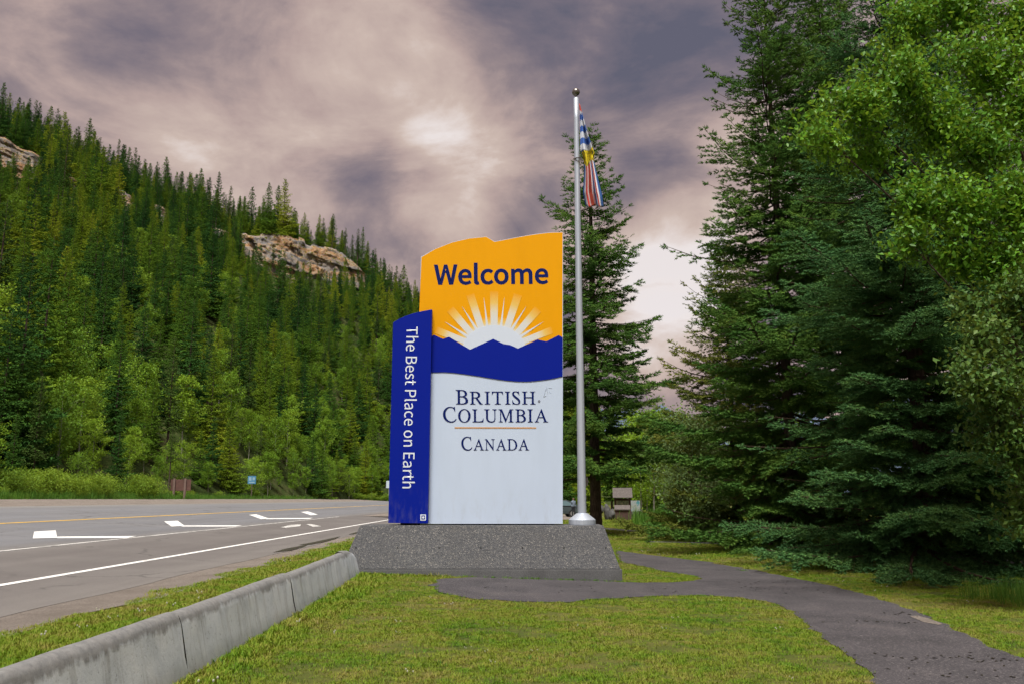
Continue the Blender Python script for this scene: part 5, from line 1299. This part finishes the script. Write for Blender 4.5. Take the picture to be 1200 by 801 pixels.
# ------------------------------------------------------------------ park furniture behind the sign
M_dkwood = mat('dark_stained_wood', rough=.8, build=lambda t: base(t, t.ramp(t.noise(t.vmath('MULTIPLY', objc(t), (3, 3, 9)), 2, 4, .6), [(.3, (.045, .024, .020)), (.7, (.10, .050, .042))])))
M_shingle = mat('grey_shingle', rough=.9, build=lambda t: base(t, t.ramp(t.noise(t.vmath('MULTIPLY', objc(t), (6, 6, 6)), 2, 4, .7), [(.3, (.06, .05, .048)), (.7, (.15, .13, .125))])))
M_notice = mat('notice_paper', rough=.6, build=lambda t: base(t, t.ramp(t.noise(objc(t), 3.0, 3, .5), [(.42, (.42, .44, .36)), (.5, (.16, .22, .16)), (.58, (.5, .5, .4))])))
M_map = mat('map_print', rough=.5, build=lambda t: base(t, t.ramp(t.noise(objc(t), 3.2, 3, .6), [(.40, (.06, .22, .26)), (.47, (.28, .32, .33)), (.58, (.30, .32, .31)), (.66, (.15, .22, .10))])))
def shingle_roof(parent, w, d, z0, rise, rows=7):
    rf = MB().add([(-w, -d, z0), (w, -d, z0), (w, 0, z0 + rise), (-w, 0, z0 + rise), (-w, d, z0), (w, d, z0)], [(0, 1, 2, 3), (3, 2, 5, 4), (0, 3, 4), (1, 5, 2), (0, 4, 5, 1)]).build('roof', M_dkwood, parent)
    for sgn in (-1, 1):
        for r in range(rows):
            y0 = sgn * d * 1.05 * (1 - r / rows); y1 = sgn * d * 1.05 * (1 - (r + 1.25) / rows)
            za = z0 + rise * (r / rows) - .02; zb_ = z0 + rise * ((r + 1.25) / rows) - .02
            m = MB(); m.add([(-w - .06, y0, za + .05), (w + .06, y0, za + .05), (w + .06, y1, zb_ + .035), (-w - .06, y1, zb_ + .035), (-w - .06, y0, za + .015), (w + .06, y0, za + .015)], [(0, 1, 2, 3), (4, 5, 1, 0)])
            m.build('shingle_row', M_shingle, rf)
    return rf
X, Y, z = g_at(729.5, 70)
ks = tag(empty('information_kiosk', (X, Y, z), R(-6)), 'brown roofed information kiosk on the far lawn', 'kiosk')
for sx_ in (-.58, .58):
    for sy_ in (-.4, .4): MB().box(sx_ - .07, sx_ + .07, sy_ - .07, sy_ + .07, -.1, 1.75).build('post', M_dkwood, ks)
MB().box(-.5, .5, -.05, .05, .75, 1.62).build('notice_board', M_notice, ks)
MB().box(-.56, .56, -.10, -.055, 1.50, 1.66).build('top_rail', M_dkwood, ks)
shingle_roof(ks, .72, .8, 1.72, .78)
X, Y, z = g_at(729, 66.5)
dx = tag(empty('display_box', (X, Y, z), R(-6)), 'low dark brown display box with sloping grey top before the kiosk', 'display box')
MB().box(-.53, .53, -.30, .30, .02, .82).build('body', M_dkwood, dx, bevel=.01)
for k in range(5): MB().box(-.55, .55, -.32, -.30, .06 + k * .15, .19 + k * .15).build('plank', M_dkwood, dx)
MB().add([(-.6, -.42, .80), (.6, -.42, .80), (.6, .4, 1.1), (-.6, .4, 1.1), (-.6, -.42, .86), (.6, -.42, .86), (.6, .4, 1.16), (-.6, .4, 1.16)], [(0, 1, 5, 4), (1, 2, 6, 5), (2, 3, 7, 6), (3, 0, 4, 7), (4, 5, 6, 7), (3, 2, 1, 0)]).build('sloping_top', M_shingle, dx)
X, Y, z = g_at(744, 72)
mp = tag(empty('map_panel', (X, Y, z)), 'blue and white map panel on posts right of the kiosk', 'map panel')
for q in (-.36, .36): MB().box(q - .05, q + .05, -.05, .05, -.1, 1.45).build('post', M_dkwood, mp)
MB().box(-.42, .42, -.09, -.052, .62, 1.5).build('panel', M_map, mp)
M_boulder = mat('boulder_rock', rough=.95, build=lambda t: base(t, t.ramp(t.noise(objc(t), 3, 5, .7), [(.3, (.04, .04, .043)), (.7, (.13, .13, .128))])))
def boulder(loc, r, seed, label):
    bm = bmesh.new(); bmesh.ops.create_icosphere(bm, subdivisions=3, radius=1); rgb = np.random.default_rng(seed)
    ns = unit(rgb.normal(size=(9, 3))); ds = .62 + .3 * rgb.random(9)
    for v in bm.verts:
        c = np.array(v.co)
        for n_, d_ in zip(ns, ds):
            k = c @ n_ - d_
            if k > 0: c = c - n_ * k
        v.co = c * r + rgb.normal(size=3) * .01
    me = bpy.data.meshes.new('boulder'); bm.to_mesh(me); bm.free()
    tag(link('boulder', me, M_boulder, loc=loc), label, 'boulder')
X, Y, z = g_at(711, 69); boulder((X, Y, z + .55), np.array([.30, .4, .75]), 1, 'dark upright boulder left of the kiosk')
X, Y, z = g_at(716.5, 68); boulder((X, Y, z + .4), np.array([.28, .4, .5]), 2, 'smaller grey boulder tucked beside the display box')
X, Y, z = g_at(703, 96); boulder((X, Y, z + .5), np.array([.5, .45, .5]), 3, 'pale grey boulder beyond the parking area')
X, Y, z = g_at(741, 76); boulder((X, Y, z + .3), np.array([.6, .5, .5]), 4, 'low grey boulder under the map panel')

# parked car
M_car = mat('dark_car_paint', (.045, .06, .065), .25, spec=.6)
M_glass = mat('car_glass', (.10, .16, .18), .08, spec=.8)
M_tyre = mat('tyre_rubber', (.012, .012, .013), .85)
M_rim = mat('wheel_rim', (.45, .45, .46), .35, metal=.8)
X, Y, z = g_at(651.5, 79)
car = tag(empty('parked_car', (X, Y, z + .012), R(8)), 'dark parked car half hidden behind the right edge of the sign', 'car')
prof = [(-2.1, .38), (-2.1, .78), (-1.95, .92), (-1.45, .98), (-.75, 1.48), (.85, 1.52), (1.45, 1.30), (1.95, 1.0), (2.12, .85), (2.12, .42), (1.9, .30), (-1.9, .30)]
n = len(prof); V = []
for y_, inset in ((-.86, .0), (.86, .0)):
    for x_, z_ in prof: V.append((x_, y_ * (1 - .16 * max(0, (z_ - .95) / .6)), z_))
MB().add(V, [tuple(range(n)), tuple(range(2 * n - 1, n - 1, -1))] + [(i, (i + 1) % n, n + (i + 1) % n, n + i) for i in range(n)]).build('body', M_car, car, bevel=.03)
for y_ in (-1, 1):
    for q in ([(-1.2, 1.02), (-.70, 1.40), (-.05, 1.43), (-.05, 1.02)], [(.03, 1.02), (.03, 1.43), (.80, 1.44), (1.30, 1.22), (1.35, 1.02)]):
        m = MB(); m.add([(a, y_ * (.872 - .14 * max(0, (b - .95) / .6)), b) for a, b in q], [tuple(range(len(q)))]); m.build('window', M_glass, car)
    for wx in (-1.3, 1.32):
        m = MB(); m.tube([(wx, y_ * .70, .33), (wx, y_ * .90, .33)], .33, 20); ty = m.build('wheel', M_tyre, car)
        m = MB(); m.tube([(wx, y_ * .895, .33), (wx, y_ * .915, .33)], .20, 14); m.build('rim', M_rim, ty)
m = MB(); m.add([(1.5, -.62, 1.285), (1.5, .62, 1.285), (1.93, .70, 1.03), (1.93, -.70, 1.03)], [(0, 1, 2, 3)]); m.build('rear_window', M_glass, car, loc=(.012, 0, .012))
for y_ in (-.66, .66): MB().box(2.10, 2.15, y_ - .14, y_ + .14, .72, .90).build('tail_light', mat('tail_light', (.4, .02, .02), .3), car)

# person
X, Y, z = g_at(671.8, 76.5)
def person(loc, rz, label):
    J = [((0, 0, .96), .15), ((0, 0, 1.15), .135), ((0, .0, 1.36), .16), ((0, 0, 1.47), .075), ((0, -.01, 1.55), .06), ((0, -.02, 1.63), .10), ((0, -.02, 1.72), .085),
         ((.10, 0, .90), .10), ((.115, -.02, .50), .065), ((.12, .02, .09), .042), ((.13, -.14, .04), .035),
         ((-.10, 0, .90), .10), ((-.115, -.06, .50), .065), ((-.12, .0, .09), .042), ((-.13, -.16, .04), .035),
         ((.20, 0, 1.40), .06), ((.25, .03, 1.12), .043), ((.25, -.06, .88), .032), ((.25, -.10, .80), .03),
         ((-.20, 0, 1.40), .06), ((-.26, .03, 1.12), .043), ((-.22, -.14, .95), .032), ((-.19, -.20, .90), .03)]
    E = [(0, 1), (1, 2), (2, 3), (3, 4), (4, 5), (5, 6), (0, 7), (7, 8), (8, 9), (9, 10), (0, 11), (11, 12), (12, 13), (13, 14), (2, 15), (15, 16), (16, 17), (17, 18), (2, 19), (19, 20), (20, 21), (21, 22)]
    me = bpy.data.meshes.new('person'); me.from_pydata([j[0] for j in J], E, [])
    o = link('person', me, None, loc=loc); o.rotation_euler = (0, 0, rz)
    md = o.modifiers.new('skin', 'SKIN'); bpy.context.view_layer.update()
    if not me.skin_vertices: 
        bm = bmesh.new(); bm.from_mesh(me); bm.verts.layers.skin.verify(); bm.to_mesh(me); bm.free()
    for sv, j in zip(me.skin_vertices[0].data, J): sv.radius = (j[1], j[1])
    me.skin_vertices[0].data[0].use_root = True
    sb = o.modifiers.new('smooth', 'SUBSURF'); sb.levels = 2; sb.render_levels = 2
    bpy.context.view_layer.update()
    m2 = bpy.data.meshes.new_from_object(o.evaluated_get(bpy.context.evaluated_depsgraph_get()))
    o.modifiers.clear(); o.data = m2
    def b_(t):
        s = t.n('ShaderNodeSeparateXYZ'); t.l(objc(t), s.inputs[0])
        base(t, t.ramp(t.maprange(s.outputs[2], 0, 1.8), [(.0, (.02, .02, .02)), (.05, (.015, .018, .025)), (.54, (.14, .18, .24)), (.83, (.25, .15, .11)), (.925, (.05, .03, .02))], 'CONSTANT'))
    m2.materials.append(mat('clothing', rough=.85, build=b_))
    for p in m2.polygons: p.use_smooth = True
    return tag(o, label, 'person')
person((X, Y, z + .012), R(30), 'person in pale shirt and dark trousers standing by the parked car')

# ------------------------------------------------------------------ grass
M_blade = None
def b_blade(name, stops, dry):
    m = bpy.data.materials.new(name); m.use_nodes = True
    t = NT(m.node_tree)
    g = t.n('ShaderNodeNewGeometry'); oi = t.n('ShaderNodeObjectInfo')
    loc = oi.outputs['Location']
    a = t.noise(loc, .55, 3, .6, .3); b = t.noise(loc, 3.2, 3, .65)
    v = t.math('ADD', t.math('MULTIPLY', a, .42), t.math('MULTIPLY', b, .50))
    v = t.math('ADD', v, t.math('MULTIPLY', oi.outputs['Random'], .10))
    v = t.math('ADD', v, t.math('MULTIPLY', g.outputs['Random Per Island'], .10))
    col = t.ramp(v, stops)
    bs = t.n('ShaderNodeBsdfPrincipled'); t.l(col, bs.inputs['Base Color']); bs.inputs['Roughness'].default_value = .6; bs.inputs['Specular IOR Level'].default_value = .2
    tr = t.n('ShaderNodeBsdfTranslucent'); t.l(col, tr.inputs[0])
    mx = t.n('ShaderNodeMixShader'); mx.inputs[0].default_value = .3
    t.l(bs.outputs[0], mx.inputs[1]); t.l(tr.outputs[0], mx.inputs[2])
    o = t.n('ShaderNodeOutputMaterial'); t.l(mx.outputs[0], o.inputs[0])
    return m
M_blade = b_blade('grass_blades', [(.36, (.058, .165, .010)), (.47, (.122, .24, .012)), (.57, (.19, .265, .020)), (.67, (.265, .255, .05)), (.77, (.30, .23, .11))], 0)
M_tall = b_blade('tall_grass_blades', [(.36, (.05, .14, .016)), (.55, (.08, .20, .022)), (.75, (.14, .24, .03))], 0)
M_clover = mat('clover_flower', (.40, .40, .32), .9)
def tuft(seed, n, h, r, w, lean=.5, mt=None):
    rg = np.random.default_rng(seed)
    V, F = [], []
    for i in range(n):
        a = rg.random() * 6.28; p = np.array([rg.normal() * r, rg.normal() * r, -.005]); hh = h * (.5 + .8 * rg.random())
        ln = np.array([math.cos(a), math.sin(a), 0]) * hh * lean * (.3 + rg.random()); sd = np.array([-math.sin(a), math.cos(a), 0]) * w * .5
        mid = p + ln * .35 + np.array([0, 0, hh * .6]); tip = p + ln + np.array([0, 0, hh])
        b = len(V); V += [p - sd, p + sd, mid + sd * .8, mid - sd * .8, tip]; F += [(b, b + 1, b + 2), (b, b + 2, b + 3), (b + 3, b + 2, b + 4)]
    me = mesh_np('tuft', np.array(V), [np.array(F)]); me.materials.append(mt or M_blade); return me
def clover(seed):
    rg = np.random.default_rng(seed); m = MB()
    for i in range(3):
        c = rg.normal(size=2) * .04; z = .035 + .03 * rg.random()
        m.lathe([(0, z + .012), (.006, z + .008), (.007, z), (.004, z - .006), (0, z - .007)], c, 5)
    me = m.mesh('clover'); me.materials.append(M_clover); return me
rg = np.random.default_rng(123)
def lawn_points(x0, x1, y0, y1, per_m2, s0, s1, edge_boost=True):
    n = int((x1 - x0) * (y1 - y0) * per_m2)
    X = rg.uniform(x0, x1, n); Y = rg.uniform(y0, y1, n)
    ok = np.abs(X) < .66 * Y + 1.0
    ok &= ~inpoly(X, Y, path_xy) & ~inpoly(X, Y, path2_xy) & ~inpoly(X, Y, path3_xy)
    ok &= X > -5.35 - .022 * (Y - 9) + .16 * np.sin(Y * 1.7) + .10 * np.sin(Y * 4.3 + 1)
    bx = np.interp(Y, [2, 7.32, 11.13, 15.65, 17.44], [-2.58, -2.63, -2.71, -2.87, -2.92])
    ok &= ~((X < bx + .01) & (X > bx - .36) & (Y < 17.4))
    ok &= ~((X > -3.3) & (X < 2.12) & (Y > PY0 - .02) & (Y < PY1 + .02))
    ok &= ~inpoly(X, Y, LOT)
    # bare worn patches on the trodden lawn
    bare = np.sin(X * 2.3 + Y * 1.1) * np.sin(Y * 2.9 - X * .7) + .6 * np.sin(X * 5.1 - Y * 3.7 + 2) * np.sin(Y * 6.1 + X)
    ok &= ~((bare > .50) & (X > -2) & (rg.random(n) < .82))
    X, Y = X[ok], Y[ok]
    z = gz(X, Y)
    s = rg.uniform(s0, s1, len(X))
    wall = ((X > np.interp(Y, [2, 7.32, 11.13, 15.65, 17.44], [-2.58, -2.63, -2.71, -2.87, -2.92])) & (X < -2.25) & (Y < 17.4)) | ((Y > PY0 - .25) & (Y < PY0) & (X < -1.2) & (X > -3.3))
    s = np.where(wall, s * rg.uniform(1.0, 2.2, len(X)), s)
    verge = X < -3.0
    s = np.where(verge, s * 1.45, s)
    return np.stack([X, Y, z], -1), s
TUFTS = [tuft(1, 12, .028, .030, .006, .9), tuft(2, 12, .022, .034, .007, 1.0), tuft(3, 10, .036, .026, .006, .8), tuft(4, 14, .018, .040, .009, 1.4), clover(5)]
parts = [lawn_points(-6, 8.5, 5.0, 12.5, 600, .55, 1.05), lawn_points(-6, 12.5, 12.5, 20, 320, .7, 1.2), lawn_points(-6, 24, 20, 36, 100, 1.0, 1.8), lawn_points(-6, 40, 36, 80, 22, 1.8, 3.2)]
GP = np.concatenate([p[0] for p in parts]); GS = np.concatenate([p[1] for p in parts])
gk = rg.choice(5, len(GP), p=[.33, .28, .20, .1888, .0012])
scatter('grass', GP, TUFTS, gk, GS, rg.random(len(GP)) * 6.28, 'short trodden lawn grass and verge grass around the sign')['category'] = 'grass'
print('grass', len(GP))
# rough tall grass clump on the far lawn and at the foot of the spruces
pts, sc = [], []
for (px_, Y, w_, n, s_) in ((782, 56, 1.9, 450, 1.0), (803, 54, 2.0, 450, .95), (768, 58, .9, 160, .8), (822, 52, 1.6, 300, .85), (1178, 14.6, .5, 60, .35), (1205, 13.6, .5, 60, .32)):
    X, Y, z = g_at(px_, Y)
    xx = X + rg.normal(size=n) * w_ * .55; yy = Y + rg.normal(size=n) * w_ * .45
    pts.append(np.stack([xx, yy, gz(xx, yy)], -1)); sc.append(rg.uniform(.6, 1.25, n) * s_)
pts, sc = np.concatenate(pts), np.concatenate(sc)
TALL = [tuft(20 + i, 10, .85, .10, .022, .35, M_tall) for i in range(3)]
scatter('tall_grass', pts, TALL, rg.integers(0, 3, len(pts)), sc, rg.random(len(pts)) * 6.28, 'tall uncut green grass growing beside the kiosk and spruces')['category'] = 'grass'
# far verge grass
n = 5200
aa = rg.uniform(-.62, -.13, n); L_ = rg.uniform(35.3, 38.5, n); Y = np.minimum(L_ / -aa, 190); X = aa * Y
scatter('verge_grass', np.stack([X, Y, gz(X, Y) - .08], -1), TALL, rg.integers(0, 3, n), rg.uniform(.35, .9, n), rg.random(n) * 6.28, 'rough grass strip along the far side of the road')['category'] = 'grass'
# weeds rooted in cracks of the path and against the barrier
WEED = [tuft(40 + i, 12, .035, .03, .008, 1.0, M_tall) for i in range(2)]
pts = []
for (px_, py_) in ((1040, 693), (990, 686), (345, 716), (300, 748), (262, 752), (240, 776), (380, 697), (1005, 690), (870, 668)):
    g0 = ground_hit(px_, py_); k = 6
    q = g0[:2] + rg.normal(size=(k, 2)) * .06
    pts.append(np.stack([q[:, 0], q[:, 1], gz(q[:, 0], q[:, 1]) + .006], -1))
n_ = 260
xx = rg.uniform(-2.4, 7, n_); yy = rg.uniform(6, 17, n_)
ok = ~inpoly(xx, yy, path_xy) & (np.abs(xx) < .6 * yy) & ((yy < PY0 - .05) | (xx > 2.2)) & (np.sin(xx * 1.3 + 2) * np.cos(yy * .9) > -.2)
pts.append(np.stack([xx[ok], yy[ok], gz(xx[ok], yy[ok])], -1))
xx = rg.uniform(-3.2, 2.1, 90); yy = PY0 - .03 - np.abs(rg.normal(size=90)) * .05
pts.append(np.stack([xx, yy, gz(xx, yy) + .006], -1))
pts = np.concatenate(pts)
scatter('weeds', pts, WEED, rg.integers(0, 2, len(pts)), rg.uniform(.5, 1.4, len(pts)), rg.random(len(pts)) * 6.28, 'small weeds in the path cracks and at the barrier foot')['category'] = 'weeds'

# leaf litter and crumbs of soil lying on the path
V, F = [], []
for (px_, py_, n_, sx_, sy_) in ((880, 668, 26, .5, .25), (945, 682, 40, .8, .35), (990, 690, 30, .7, .3), (1060, 720, 18, .3, .2), (1030, 729, 14, .3, .1), (1085, 770, 26, .35, .1), (1160, 776, 20, .4, .15), (900, 690, 24, .5, .3), (780, 690, 14, 1.0, .3), (600, 690, 10, 1.0, .3), (1110, 790, 20, .5, .2)):
    g0 = ground_hit(px_, py_)
    for i in range(n_):
        x, y = g0[0] + rg.normal() * sx_, g0[1] + rg.normal() * sy_
        if not inpoly(np.array([x]), np.array([y]), path_xy)[0]: continue
        z = float(gz(x, y)) + .010; a = rg.random() * 6.28; l_, w_ = rg.uniform(.012, .045), rg.uniform(.006, .018)
        c, s_ = math.cos(a), math.sin(a); b = len(V)
        V += [(x - c * l_, y - s_ * l_, z), (x + s_ * w_, y - c * w_, z + .006), (x + c * l_, y + s_ * l_, z + .003), (x - s_ * w_, y + c * w_, z + .008)]
        F += [(b, b + 1, b + 2), (b, b + 2, b + 3)]
lit = link('leaf_litter', mesh_np('leaf_litter', np.array(V), [np.array(F)]), mat('litter', (.028, .024, .018), .95, spec=.1))
tag(lit, 'dark crumbs of leaf litter scattered on the asphalt path', 'litter', kind='stuff')
